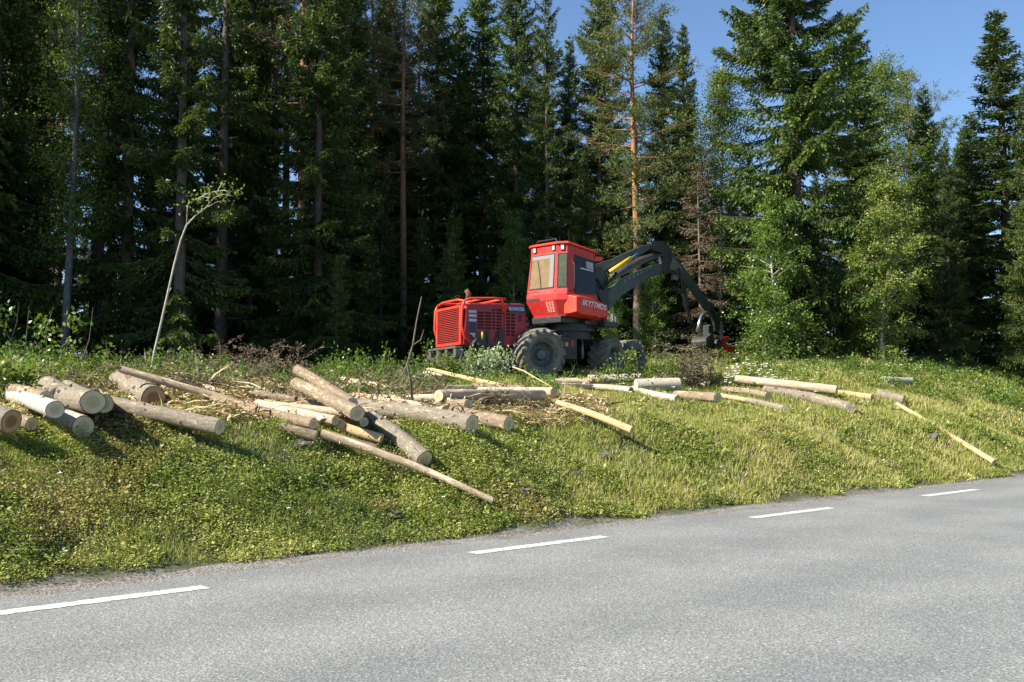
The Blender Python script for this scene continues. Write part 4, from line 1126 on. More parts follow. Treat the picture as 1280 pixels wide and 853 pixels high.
# guard rails of bent red tube
gd = MB(); g_ = .035
def arc(pts, F): return [F(*p) for p in pts]
for y in (-.88, .88):
    gd.tube(arc([(-1.98, y, 1.0), (-2.13, y, 1.14), (-2.22, y, 1.45), (-2.20, y, 1.95), (-2.14, y, 2.10), (-1.98, y, 2.17), (-1.3, y, 2.21), (-.93, y, 2.21)], RF), g_, 10)
    gd.tube(arc([(-1.06, y, 2.20), (-.98, y, 2.05), (-.93, y * .97, 1.80)], RF), .035, 8)
gd.tube(arc([(-2.14, -.88, 2.10), (-2.16, -.5, 2.16), (-2.16, .5, 2.16), (-2.14, .88, 2.10)], RF), g_, 10)
gd.tube(arc([(-.93, -.88, 2.21), (-.93, .88, 2.21)], RF), g_, 10)

gd.tube(arc([(-1.55, -.88, 2.19), (-1.55, .88, 2.19)], RF), .03, 8)
gd.build('guard_rail', H_ORANGE, hv, True)
# exhaust
ex = MB(); ex.tube(arc([(-1.55, .15, 2.05), (-1.55, .15, 2.28)], RF), .06, 12); ex.build('exhaust_base', H_STEEL, hv, True)
ex = MB(); ex.tube(arc([(-1.55, .15, 2.28), (-1.52, .15, 2.42), (-1.60, .15, 2.52)], RF), [.08, .075, .065], 12); ex.build('exhaust_pipe', H_RUST, hv, True)
# stickers on the hood side
st = MB()
for z in (1.80, 1.69, 1.57): side_rect(st, -1.98, -1.76, z, z + .07, .006, .003)
st.build('pale_stripe', H_LBLUE, ho_)
st = MB(); side_rect(st, -1.98, -1.76, 1.28, 1.55, .006, .003); st.build('blue_panel', H_BLUE, ho_)
st = MB(); side_rect(st, -.78, -.31, 1.86, 2.05, .012, .008); st.build('name_plate', H_BLUE, hv)
# engine side gear below the vents
eg = MB()
eg.box(-1.78, -1.40, -.85, -.823, .97, 1.30, RF); eg.box(-1.10, -.97, -.86, -.823, .97, 1.40, RF)
eg.box(-1.78, -.97, -.87, -.823, .93, .98, RF); eg.box(-1.45, -1.38, -.88, -.823, .97, 1.36, RF)
eg.tube(arc([(-1.17, -.86, 1.10), (-1.17, -.83, 1.10)], RF), .07, 14)
eg.tube(arc([(-1.95, -.87, 1.22), (-1.86, -.88, 1.1), (-1.8, -.87, .95)], RF), .02, 8)
eg.build('service_gear', H_DARK, hv, bevel=.008)
eg = MB(); eg.tube(arc([(-1.60, -.875, 1.10), (-1.60, -.875, 1.30)], RF), .03, 10); eg.build('yellow_bottle', H_YEL, hv, True)
eg = MB(); eg.tube(arc([(-1.92, -.88, .96), (-1.80, -.88, 1.12)], RF), .035, 10); eg.build('silver_bracket', H_SILVER, hv, True)

def lettering(txt, F, x, y, z, size, face, mat_, parent, shear=0.0, wx=1.0, tilt=0.0, depth=.002, bold=.006, roty=0.0):
    """mesh letters standing on the near side (local -Y) of frame F, reading along +X"""
    cu = bpy.data.curves.new(txt, 'FONT'); cu.body = txt; cu.size = size; cu.extrude = depth; cu.shear = shear; cu.offset = bold; cu.align_x = 'CENTER'; cu.align_y = 'CENTER'
    tmp = bpy.data.objects.new('tmp', cu); COL.objects.link(tmp)
    bpy.context.view_layer.update()
    me = bpy.data.meshes.new_from_object(tmp.evaluated_get(bpy.context.evaluated_depsgraph_get()))
    bpy.data.objects.remove(tmp); me.name = face; me.materials.clear()
    o = link(face, me, mat_, parent)
    o.location = F(x, y, z); o.rotation_euler = (math.pi / 2 + tilt, roty, F.yaw); o.scale = (wx, 1, 1)
    return o
lettering('KOMATSU', RF, -.545, -.836, 1.955, .125, 'lettering', H_LBLUE, hv, 0, .78)
lettering('931', RF, -1.88, -.829, 1.20, .15, 'lettering', H_WHITE, hv, .3, .75)

# ---- front chassis
m = MB()
m.box(-2.0, 1.4, -.42, .42, .62, 1.05, FF); m.box(-1.2, 1.0, -.62, .62, .95, 1.30, FF)
m.box(-.95, .95, -.76, -.62, .50, .86, FF); m.box(-.95, .95, .62, .76, .50, .86, FF)
m.box(-.2, .2, -.9, .9, .55, .82, FF)
m.build('front_chassis', H_DARK, hv, bevel=.03)
m = MB(); m.lathe([(1.2, .001), (1.2, .62), (1.42, .62), (1.42, .75), (1.50, .75), (1.50, .66), (1.62, .66), (1.62, .001)], CF(.35, 0, 0), (0, 0, 1), 40)
m.build('slewing_ring', H_DARK, hv, bevel=.0)
# side box between the wheels, with stickers
m = MB(); m.box(.74, 1.28, -.98, -.50, .62, 1.24, RF); m.box(.80, 1.2, -.9, -.5, 1.25, 1.29, RF); bx_ = m.build('tool_box', H_DARK, hv, bevel=.02)
m = MB(); m.box(.90, .99, -.986, -.981, .98, 1.09, RF); m.build('yellow_sticker', H_YEL, bx_)
m = MB(); m.box(1.08, 1.18, -.986, -.981, .98, 1.14, RF); m.build('red_sticker', H_RED, bx_)
m = MB(); m.tube(arc([(1.62, -.7, .65), (1.62, -.7, 1.10)], RF), .05, 12); m.tube(arc([(1.62, -.7, 1.10), (1.62, -.7, 1.30)], RF), .03, 10); m.build('hydraulic_cylinder', H_STEEL, hv, True)
m = MB()
rr = random.Random(3)
for k in range(14):          # hoses and fittings between the frames
    a = Vector((rr.uniform(.2, 1.0), rr.uniform(-.6, .2), rr.uniform(1.0, 1.35))); b = Vector((rr.uniform(1.2, 2.1), rr.uniform(-.7, .1), rr.uniform(1.0, 1.5)))
    mid = (a + b) / 2 + Vector((0, -.1, rr.uniform(.05, .3)))
    m.tube([RF(*a), RF(*mid), RF(*b)], .022, 6)
m.build('hose_bundle', H_BLACK, hv, True)
m = MB()
for k in range(9):
    x, y, z = rr.uniform(.3, 1.3), rr.uniform(-.75, -.3), rr.uniform(1.28, 1.55); m.box(x, x + rr.uniform(.05, .16), y, y + .05, z, z + .035, RF)
m.build('fitting', H_STEEL, hv, bevel=.006)

# ---- cab
def ring(z, k, dx=0.0, ky=None):
    ky = ky or k
    P = [(-.66, .62), (-.52, .76), (.62, .76), (.84, .45), (.84, -.45), (.62, -.76), (-.50, -.69), (-.66, -.42)]
    return [CF(x * k + dx, y * ky, z) for x, y in P]
levels = [(1.80, .80, .02, .86), (1.86, .82, .02, .88), (2.25, 1.06, 0, 1.06), (2.42, 1.055, 0, 1.06), (2.56, 1.03, .01, 1.05), (3.60, .93, .05, .96), (3.80, .94, .05, .97)]
cabm = MB(); rings = [ring(z, k, dx, ky) for z, k, dx, ky in levels]
# the roof line falls towards the front
for r_ in rings[5:]:
    for i, p in enumerate(r_):
        x_ = (p - CF(0, 0, p.z)).dot(Vector((math.cos(YC), math.sin(YC), 0)))
        p.z -= max(0, x_ + .3) * .17
cabm.loft(rings)
cab = cabm.build('cab', H_RED, hv, bevel=.022)
def facequad(i, a, b):        # face i (between ring point i and i+1) from level a to level b
    j = (i + 1) % 8
    return rings[a][i], rings[a][j], rings[b][j], rings[b][i]
CC = CF(.1, 0, 2.8)
def inset(q, u0, u1, v0, v1, off, th=.01):
    A, B, C_, D = q
    def P(u, v): return (A * (1 - u) + B * u) * (1 - v) + (D * (1 - u) + C_ * u) * v
    n = (B - A).cross(D - A).normalized()
    if n.dot((A + C_) / 2 - CC) < 0: n = -n
    p = [P(u0, v0), P(u1, v0), P(u1, v1), P(u0, v1)]
    return [x + n * (off - th) for x in p] + [x + n * off for x in p]
def pane(name, q, u0, u1, v0, v1, m_, parent=cab, gask=.028):
    mb = MB(); mb.hexa(inset(q, u0, u1, v0, v1, .010)); g = mb.build(name, m_, parent)
    mf = MB(); du = gask / (q[1] - q[0]).length; dv = gask / (q[3] - q[0]).length
    for a in ((u0 - du, u0, v0 - dv, v1 + dv), (u1, u1 + du, v0 - dv, v1 + dv), (u0, u1, v0 - dv, v0), (u0, u1, v1, v1 + dv)):
        mf.hexa(inset(q, *a, .018, .02))
    mf.build('window_frame', H_GASKET, parent)
    return g
# rear face is between points 7 and 0
q = facequad(7, 4, 5); pane('rear_window', q, .10, .93, .05, .93, H_BLIND)
mb = MB(); mb.hexa(inset(q, .10, .24, .05, .93, .016, .004)); mb.hexa(inset(q, .24, .93, .83, .93, .016, .004)); mb.build('blind_edge', plain('grey_blind_edge', (0.22, 0.21, 0.20), .4), cab)
q = facequad(6, 4, 5); pane('corner_window', q, .14, .86, .05, .93, H_GLASS2, gask=.022)
q = facequad(5, 4, 5)
pane('side_window', q, .03, .74, -.10, .93, H_GLASS)
pane('side_window', facequad(4, 4, 5), .1, .9, .0, .93, H_GLASS); pane('front_window', facequad(3, 4, 5), .06, .94, .0, .93, H_GLASS)
pane('side_window', facequad(1, 4, 5), .2, .9, .0, .93, H_GLASS)
q = facequad(5, 4, 5); mb = MB(); mb.hexa(inset(q, .10, .56, .60, .63, .022, .006)); mb.build('window_bar', H_WHITE, cab)
mb = MB(); mb.hexa(inset(q, .08, .34, .66, .88, .016, .003)); mb.build('window_sunshade', plain('pale_sunshade', (0.35, 0.35, 0.32), .5), cab)
# seat and rails seen around the cab
mb = MB()
mb.tube([CF(-.45, -.88, 2.45), CF(-.45, -.93, 2.6), CF(-.45, -.93, 3.2), CF(-.45, -.84, 3.3)], .018, 8); mb.build('grab_rail', H_BLACK, hv, True)
q = facequad(7, 4, 5)
mb = MB(); mb.tube([sum(inset(q, .5, .5, .02, .02, .03)[4:5], Vector()), inset(q, .62, .62, .55, .55, .03)[4]], .010, 6); mb.tube([inset(q, .56, .56, .3, .3, .028)[4], inset(q, .70, .70, .80, .80, .028)[4]], .012, 6); mb.build('wiper', H_BLACK, cab)
for i_, (a_, b_) in ((7, (.03, .97)), (5, (.88, .97))):
    qq = facequad(i_, 3, 4)
    mb = MB()
    for u_ in (a_, b_):
        p_ = inset(qq, u_, u_, .5, .5, .0)[4]; p2_ = inset(qq, u_, u_, .5, .5, .018)[4]
        mb.tube([p_, p2_], .022, 8)
    mb.build('bolt', H_BLACK, cab)
# roof slab
rl = [[p + Vector((0, 0, z)) for p in rr_] for rr_, z in (([CC + (p - CC) * Vector((1, 1, 1)).x for p in rings[6]], 0.0),)]
def scale_ring(rg, k, dz): 
    c = sum((p for p in rg), Vector()) / len(rg)
    return [Vector((c.x + (p.x - c.x) * k, c.y + (p.y - c.y) * k, p.z + dz)) for p in rg]
mb = MB(); mb.loft([scale_ring(rings[6], 1.06, .003), scale_ring(rings[6], 1.07, .045), scale_ring(rings[6], .95, .085)]); mb.build('cab_roof', H_ORANGE, hv, bevel=.012)
mb = MB(); mb.prism([(.80, 3.44), (1.12, 3.48), (1.20, 3.55), (1.16, 3.60), (.80, 3.58)], -.60, .60, CF); mb.build('sun_visor', H_ORANGE, hv, bevel=.02)
# work lights let into the band over the windows
def lamp(i, u):
    q = facequad(i, 5, 6); 
    mb = MB(); mb.hexa(inset(q, u - .07 * .8 / (q[1] - q[0]).length, u + .07 * .8 / (q[1] - q[0]).length, .15, .92, .030, .03)); o = mb.build('work_light', H_GASKET, cab, bevel=.008)
    mb = MB(); mb.hexa(inset(q, u - .05 * .8 / (q[1] - q[0]).length, u + .05 * .8 / (q[1] - q[0]).length, .25, .82, .036, .004)); mb.build('lamp_lens', H_LENS, hv)
H_LENS = plain('lamp_lens', (0.75, 0.75, 0.72), .12, .3, .05)
lamp(7, .12); lamp(7, .84); lamp(6, .5)
# lower parts
q = facequad(7, 1, 2)
mb = MB(); mb.hexa(inset(facequad(7, 2, 4), .52, 1.0, .02, .55, .006, .004)); mb.hexa(inset(facequad(7, 2, 4), .60, 1.0, .55, .86, .006, .004)); mb.build('scuffed_patch', H_BLACK, cab)
mb = MB()
for i_ in range(3):
    for j_ in range(8):
        mb.hexa(inset(q, .08 + i_ * .10, .15 + i_ * .10, .18 + j_ * .095, .235 + j_ * .095, .006, .004))
mb.build('air_intake', plain('pale_pink_vent', (0.75, 0.35, 0.28), .6), cab)
# lettered side panel standing proud of the near side
sp_pts = [(-.52, 1.86), (-.52, 2.36), (-.30, 2.39), (.20, 2.37), (.62, 2.26), (.92, 2.10), (.92, 1.78), (.50, 1.72), (.40, 1.76), (-.30, 1.78)]
mb = MB()
inner = [CF(x, -.80, z) for x, z in sp_pts]
cx, cz = .15, 2.05
outer = [CF(x * .93 + .01, -1.02, cz + (z - cz) * .80) for x, z in sp_pts]
back = [CF(x, -.60, z) for x, z in sp_pts]
mb.loft([back, inner, outer]); mb.build('side_panel', H_ORANGE, hv, bevel=.015)
lettering('SKYTTMOS', CF, .24, -1.034, 2.12, .21, 'lettering', H_WHITE, hv, .30, .98, roty=R(5), bold=.003)
mb = MB(); mb.box(-.6, .9, -.55, .55, 1.62, 1.80, CF); mb.box(.2, 1.5, -.75, .75, 1.60, 1.72, CF); mb.box(.75, 1.35, -1.0, -.80, 1.55, 1.70, CF)
mb.build('cab_platform', H_DARK, hv, bevel=.02)
for x_, r_ in ((1.05, .045), (1.25, .035)):
    mb = MB(); mb.tube([CF(x_, -.95, 1.70), CF(x_, -.95, 1.88)], r_, 10); mb.build('filter_can', H_WHITE, hv, True)
# roof rack and aerials
mb = MB()
mb.tube([CF(-.55, .45, 3.84), CF(-.5, .4, 3.97), CF(-.5, -.3, 3.97), CF(-.55, -.38, 3.84)], .022, 8); mb.tube([CF(-.1, .45, 3.82), CF(-.1, .4, 3.94), CF(-.1, -.3, 3.94), CF(-.1, -.38, 3.82)], .022, 8)
for y in (-.2, 0, .2): mb.tube([CF(-.5, y, 3.97), CF(-.1, y, 3.94)], .012, 6)
mb.box(-.45, -.15, -.25, .3, 3.88, 3.92, CF)
mb.build('roof_rack', H_BLACK, hv, True)
for (x, y, h_) in ((-.2, -.5, .55), (.0, -.52, .40), (-.35, -.3, .35)):
    mb = MB(); mb.tube([CF(x, y, 3.68), CF(x, y, 3.68 + h_)], .007, 5); mb.build('aerial', H_BLACK, hv)

# ---- crane; its outline lies in the upright plane through the turntable
CD = Vector((math.cos(YC), math.sin(YC), 0))
def cr(px, py):
    d = ray(px, py); o = Vector((1.37, 28.0, 0)); nrm = Vector((-CD.y, CD.x, 0))
    t = o.dot(nrm) / d.dot(nrm); p = d * t
    return (p - o).dot(CD), EYE + p.z - HG
def slab(name, outline, half, m_, y0=0.0, bevel=.02, parent=hv):
    mb = MB(); mb.prism([cr(*p) for p in outline], y0 - half, y0 + half, CF); return mb.build(name, m_, parent, bevel=bevel)
slab('crane_base', [(740, 403), (742, 352), (736, 335), (748, 333), (756, 350), (758, 382), (754, 404)], .12, H_DARK)
slab('main_boom', [(752, 372), (754, 386), (760, 388), (775, 371), (795, 357), (812, 347), (829, 341), (829, 329), (815, 332), (795, 340), (775, 350), (762, 360)], .06, H_ARM)
slab('upper_link', [(735, 333), (735, 347), (742, 347), (770, 333), (800, 319), (813, 311), (812, 305), (802, 307), (765, 324)], .05, H_ARM)
slab('boom_elbow', [(811, 303), (827, 302), (836, 311), (838, 330), (834, 342), (826, 342), (826, 318), (812, 312)], .09, H_DARK)
slab('stick', [(834, 315), (840, 317), (866, 350), (889, 383), (892, 392), (885, 393), (864, 364), (846, 342), (834, 331)], .05, H_ARM)
slab('link_plate', [(838, 322), (850, 336), (846, 344), (834, 336)], .12, H_STEEL)
slab('stick_extension', [(885, 386), (890, 385), (899, 402), (898, 414), (893, 414), (891, 402)], .05, H_DARK)
mb = MB()
u0, z0 = cr(757, 341); u1, z1 = cr(783, 324); mb.tube([CF(u0, -.16, z0), CF(u1, -.16, z1)], .07, 12); mb.build('lift_cylinder', H_YEL, hv, True)
mb = MB(); u0, z0 = cr(783, 324); u1, z1 = cr(792, 318); mb.tube([CF(u0, -.16, z0), CF(u1, -.16, z1)], .035, 10); mb.build('cylinder_rod', plain('blue_grey_rod', (0.1, 0.18, 0.32), .3, .4), hv, True)
mb = MB()
for k in range(5):
    pts = [(762 + k * .6, 351 - k * 1.7), (785, 337.5 - k * 1.6), (805, 327 - k * 1.5), (826, 319 - k * 1.0)]
    mb.tube([CF(*(lambda a: (a[0], -.10 + .04 * k, a[1]))(cr(*p))) for p in pts], .024, 6)
mb.build('boom_hose', H_STEEL, hv, True)
mb = MB()
for pts in ([(836, 340), (848, 352), (851, 372), (855, 395), (859, 410)], [(842, 336), (846, 356), (849, 378), (856, 400), (862, 414)], [(740, 350), (748, 362), (756, 352), (764, 342)], [(738, 362), (744, 376), (750, 392), (746, 402)], [(730, 352), (738, 372), (742, 396)]):
    mb = MB(); mb.tube([CF(*(lambda a: (a[0], -.2, a[1]))(cr(*p))) for p in pts], .04, 7); mb.build('hanging_hose', H_BLACK, hv, True)
mb = MB(); mb.tube([CF(*(lambda a: (a[0], -.25, a[1]))(cr(*p))) for p in [(733, 329), (729, 335), (727.5, 342), (729, 350), (731, 358)]], .035, 8); mb.build('green_hose', H_GREEN, hv, True)
mb = MB(); mb.tube([CF(*(lambda a: (a[0], -.2, a[1]))(cr(*p))) for p in [(877, 391), (871, 394), (868, 402), (865, 415)]], .05, 10); mb.build('feed_pipe', H_SILVER, hv, True)
mb = MB()
a_ = cr(838, 347); mb.box(a_[0] - .12, a_[0] + .12, -.22, -.1, a_[1] - .1, a_[1] + .06, CF); mb.build('valve_block', H_STEEL, hv, bevel=.015)
mb = MB()                                   # faded marks on the boom side
for k, (px, py) in enumerate([(779, 352), (785, 348), (790, 345.5), (795, 343), (800, 340.5), (806, 338), (811, 335.5)]):
    a_ = cr(px, py); s_ = .05 if k < 5 else .035; mb.box(a_[0] - s_ * .8, a_[0] + s_ * .8, -.0645, -.0605, a_[1] - s_, a_[1] + s_, CF)
mb.build('faded_marking', plain('faded_marking', (0.16, 0.17, 0.165), .6, 0, .4, 40), hv)
# felling head hanging from the tip of the stick
hu, hz = cr(884, 425)
hd_ = MB()
hd_.box(hu - .30, hu + .28, -.20, .20, hz - .28, hz + .05, CF); hd_.box(hu - .08, hu + .2, -.12, .12, hz + .05, hz + .48, CF)
hd_.tube([CF(hu - .3, -.3, hz - .1), CF(hu - .3, .3, hz - .1)], .2, 14); hd_.tube([CF(hu + .2, -.34, hz - .15), CF(hu + .2, .34, hz - .15)], .17, 14)
hd_.tube([CF(hu - .5, -.3, hz - .25), CF(hu - .62, -.42, hz - .02), CF(hu - .48, -.46, hz + .15)], .045, 8)
head = hd_.build('felling_head', H_DARK, hv, bevel=.02)
mb = MB(); P = lambda px, py: (lambda a: (a[0], a[1]))(cr(px, py))
mb.prism([P(892, 425), (P(896, 422)), P(902, 421), P(902, 424), P(898, 428), P(901, 438), P(897, 439), P(893, 431)], -.30, -.26, CF)
mb.prism([P(902, 433), P(910, 434), P(911, 441), P(904, 440)], -.30, -.1, CF); mb.build('saw_guard', H_RED, hv, bevel=.012)
# ================================================================== undergrowth, slash and other small things
g5 = np.random.default_rng(77)
def cloud(name, pts, r, n, leaf, m, lab, cat, kind=None, group=None, flat=.6, stems=0, asp=.7, upn=.8, stem_m=None, seed=0):
    """leafy heap: leaf clumps around given points, with a few stems"""
    g = np.random.default_rng(seed + 5); L = Leaves(); T = MB()
    for p in pts:
        c0 = np.array(p); base = g.normal(.45, .15)
        nc = max(3, int(n / 40))
        for _ in range(nc):
            c = c0 + g.normal(0, .5, 3) * np.array([r, r, r * flat]) + np.array([0, 0, r * flat * .5])
            k = 40
            P = c + g.normal(0, 1, (k, 3)) * r * .22
            P[:, 2] = np.maximum(P[:, 2], gh(P[:, 0], P[:, 1]) + .02)
            D = g.normal(0, 1, (k, 3)) + (c - c0) / r
            Nn = g.normal(0, .6, (k, 3)) + np.array([0, 0, upn])
            L.add(P, D, leaf * g.uniform(.7, 1.4, k), leaf * asp * g.uniform(.8, 1.2, k), np.clip(base + g.normal(0, .2, k), 0, 1), Nn)
        for _ in range(stems):
            e = c0 + g.normal(0, .6, 3) * np.array([r, r, r * flat]) + np.array([0, 0, r * flat])
            T.tube([tuple(c0), tuple((c0 + e) / 2 + g.normal(0, .05, 3)), tuple(e)], [.012, .008, .003], 4, False)
    me = L.mesh(name, g)
    if kind == 'stuff':
        return tag(link(name, me, m), lab, cat, group, kind)
    e = empty(name, tuple(pts[0]))
    c = link('foliage', me, m, e); c.location = -Vector(pts[0])
    if T.v:
        s = T.build('stem', stem_m or T_DEAD, e); s.location = -Vector(pts[0])
    return tag(e, lab, cat, group)
def gp(px, Y, dz=0.0):
    p = ground_at(px, Y); return np.array([p.x, p.y, p.z + dz])

# weeds and saplings along the forest edge: beyond counting
pts = []
rr = random.Random(9)
for _ in range(330):
    px = rr.uniform(-20, 1300); Y = rr.uniform(21, 31)
    if 520 < px < 940 and 23 < Y < 33: continue
    if px > 700: Y = rr.uniform(27.5, 34)
    pts.append(gp(px, Y, -.18 if px < 540 else 0))
cloud('undergrowth', pts, .42, 120, .065, L_ALDER, 'leafy undergrowth along the foot of the forest', 'undergrowth', 'stuff', flat=.65, seed=1)
pts = [gp(rr.uniform(930, 1290), rr.uniform(27, 34)) for _ in range(120)]
cloud('tall_weeds', pts, .3, 60, .06, L_BIRCH, 'fresh green weeds on top of the bank', 'weeds', 'stuff', flat=1.0, seed=2)

def twig_heap(name, centers, r, n, lab, cat, m=L_SLASH, kind=None, seed=0, tl=.35, flat=.5):
    """crossed thin sticks with drying needles"""
    g = np.random.default_rng(seed + 50); T = MB(); L = Leaves()
    for c in centers:
        c = np.array(c)
        for _ in range(n):
            a = c + g.normal(0, .5, 3) * np.array([r, r, 0]); a[2] = float(gh(a[0], a[1])) + abs(g.normal(0, .5)) * r * flat
            d = unit(g.normal(0, 1, 3) * np.array([1, 1, .35])) * tl * g.uniform(.6, 1.8)
            b = a + d; b[2] = max(b[2], float(gh(b[0], b[1])) + .02); md = (a + b) / 2 + g.normal(0, .04, 3)
            T.tube([tuple(a), tuple(md), tuple(b)], [g.uniform(.006, .013), .007, .003], 3, False)
            k = 22; f = g.random(k)[:, None]
            P = a + (b - a) * f + g.normal(0, .03, (k, 3)); D = g.normal(0, 1, (k, 3)) * .8 + unit(d)
            L.add(P, D, .10 * g.uniform(.6, 1.4, k), .022, np.clip(g.normal(.45, .3, k), 0, 1))
    if kind == 'stuff':
        o = tag(link(name, L.mesh(name, g), m), lab, cat, None, kind)
        t = T.build('twigs', T_DEAD, o); return o
    e = empty(name, tuple(centers[0])); c_ = link('needles', L.mesh(name, g), m, e); c_.location = -Vector(centers[0])
    t = T.build('twigs', T_DEAD, e); t.location = -Vector(centers[0])
    return tag(e, lab, cat)
pts = [gp(rr.uniform(-10, 540), rr.uniform(15.0, 22)) for _ in range(62)] + [gp(rr.uniform(540, 700), rr.uniform(17, 21)) for _ in range(8)]
twig_heap('logging_slash', pts, .5, 16, 'cut twigs and drying spruce boughs scattered behind the logs', 'slash', kind='stuff', seed=3)
twig_heap('brush_pile', [gp(x, 21.5) for x in (300, 325, 345, 370)], .6, 34, 'low pile of brown dry spruce twigs behind the middle of the log heap', 'brush pile', m=L_BROWN, seed=4, flat=1.0)
twig_heap('brush_heap', [gp(x, 26.5, 0) for x in (846, 856, 866, 876)], .6, 70, 'tangled heap of dry twigs below the crane stick', 'brush heap', seed=5, flat=1.6)
cloud('cut_branch', [gp(x, 25.0, dz) for x, dz in ((590, .05), (600, .25), (609, .1), (620, .3), (628, .1), (606, .0), (614, .2))], .38, 330, .075, L_PALE, 'cut branch with wilting pale leaves lying in front of the engine and rear wheel', 'branch', stems=4, flat=.8, seed=6, stem_m=B_GREY)
cloud('cut_branch', [gp(x, 21.5, 0) for x in (425, 445, 462, 480, 500)], .55, 320, .07, L_ALDER, 'leafy green cut branches piled behind the middle logs', 'branch', stems=4, flat=.7, seed=7)
cloud('leafy_sapling', [gp(x, 12.6, dz) for x, dz in ((6, .15), (18, .25), (30, .1), (12, .35))], .28, 160, .075, L_BIRCH, 'broad leaved green sapling over the logs at the left edge', 'sapling', stems=3, flat=1.1, seed=8)
cloud('leafy_sapling', [gp(x, 19, dz) for x, dz in ((30, .2), (60, .1), (12, .5), (100, .1))], .5, 200, .09, L_ALDER, 'bright leafy saplings under the pale birch trunk at the left', 'sapling', stems=3, flat=1.0, seed=9)
cloud('leafy_sapling', [gp(x, 24.5, dz) for x, dz in ((785, .1), (797, .35), (812, .15), (828, .3), (775, .2), (842, .1))], .42, 220, .07, L_BIRCH, 'light green saplings in front of the front wheels', 'sapling', stems=3, flat=1.1, seed=10)
cloud('leafy_sapling', [gp(x, 25, dz) for x, dz in ((886, -.1), (900, -.1), (920, -.05))], .3, 110, .065, L_ALDER, 'green weeds below the red felling head', 'sapling', stems=3, flat=.5, seed=11)

cloud('leafy_sapling', [gp(x, 24.2, dz) for x, dz in ((534, .15), (545, .3), (556, .22), (568, .35), (580, .3), (560, .1))], .38, 260, .06, L_BIRCH, 'green weeds growing in front of the rear bumper', 'sapling', stems=3, flat=.75, seed=14)
cloud('leafy_sapling', [gp(x, 24.8, dz) for x, dz in ((700, .1), (716, .1), (733, .15), (752, .25))], .32, 180, .055, L_BIRCH, 'low green weeds between the rear and front wheels', 'sapling', stems=2, flat=.6, seed=15)
# bent bare birch
def stick(name, pts, rad, m, lab, cat, twigs=()):
    e = empty(name, pts[0]); o = Vector(pts[0])
    # smooth the path
    P = [Vector(p) for p in pts]
    mb = MB(); mb.tube([p - o for p in P], rad, 8); mb.build('stem', m, e, True)
    if twigs:
        for t in twigs:
            mb = MB(); mb.tube([Vector(p) - o for p in t], [.011, .008, .004][:len(t)] if len(t) <= 3 else [.011] + [.007] * (len(t) - 2) + [.004], 5)
            mb.build('twig', m, e, True)
    return tag(e, lab, cat)
YB = 19.5
b0 = [(188, 470), (193, 440), (200, 410), (209, 370), (218, 330), (226, 300), (233, 282), (244, 270), (256, 261), (262, 254)]
bp = [at(x, y, YB) for x, y in b0]; bp[0].z = float(gh(bp[0].x, bp[0].y)) - .05
tw = [[at(x, y, YB + dy) for x, y, dy in t] for t in (
    [(262, 254, 0), (259, 247, .1), (252, 246, .2), (247, 252, .2)], [(262, 254, 0), (268, 247, -.1), (280, 243, -.2), (292, 246, -.2)], [(244, 250, .1), (262, 241, 0), (278, 238, -.1), (291, 240, -.2)],
    [(233, 282, 0), (234, 262, .1), (236, 250, .1)], [(247, 252, .2), (255, 243, .1), (268, 240, 0), (286, 250, 0)], [(256, 261, 0), (272, 252, .2), (282, 256, .2)], [(270, 243, 0), (276, 232, 0), (279, 226, 0)], [(209, 370, 0), (214, 360, .1)],
    [(189, 465, 0), (182, 452, .1), (181, 440, .1)], [(190, 460, 0), (200, 455, -.2), (206, 462, -.2)])]
bb = stick('bent_birch', bp, [.027, .025, .023, .022, .020, .018, .017, .014, .011, .008], B_BIRCH, 'thin bare birch stem bending over to the right at its top', 'tree', tw)
L = Leaves(); g = np.random.default_rng(4)
for px, py, r_ in ((280, 238, .25), (290, 244, .22), (262, 242, .2), (247, 254, .2), (236, 252, .2), (270, 240, .22)):
    c = np.array(at(px, py, YB)); k = 30
    L.add(c + g.normal(0, r_ * .55, (k, 3)), g.normal(0, 1, (k, 3)), .07 * g.uniform(.7, 1.3, k), .045, np.clip(g.normal(.5, .2, k), 0, 1))
c = link('leaves', L.mesh('leaves', g), L_YELLOW, bb); c.location = -Vector(bb.location)

YS = 16.5
stick('dry_sapling', [hit(516, 512, 0.0)] + [at(x, y, 14.9) for x, y in ((514, 480), (509, 455), (516, 432), (521, 400), (527, 371))], [.022, .02, .016, .013, .010, .006], T_DEAD, 'dry upright stick rising from the logs left of the engine', 'stick',
      [[at(x, y, 14.9) for x, y in t] for t in ([(516, 432), (526, 425), (530, 412)], [(509, 455), (503, 468), (494, 480)], [(512, 470), (508, 480), (508, 488)])])
stick('broken_branch', [at(641, 459, 22.0), at(655, 464, 21.5), at(672, 474, 21.0), at(690, 484, 20.5)], [.018, .016, .013, .01], B_PEEL, 'pale bare branch slanting down in front of the rear wheel', 'branch')
sp0 = at(777, 534, 16.25)
stick('splinter', [sp0, at(777, 541, 16.25), at(779, 548, 16.25)], [.035, .03, .012], B_PEEL, 'pale splinter hanging below the end of the lone yellow pole', 'splinter')

cloud('green_brush', [gp(rr.uniform(-10, 530), rr.uniform(16.5, 22.5), .0) for _ in range(100)], .42, 110, .055, L_ALDER, 'leafy green brush behind the logs', 'brush', 'stuff', flat=.6, seed=12)
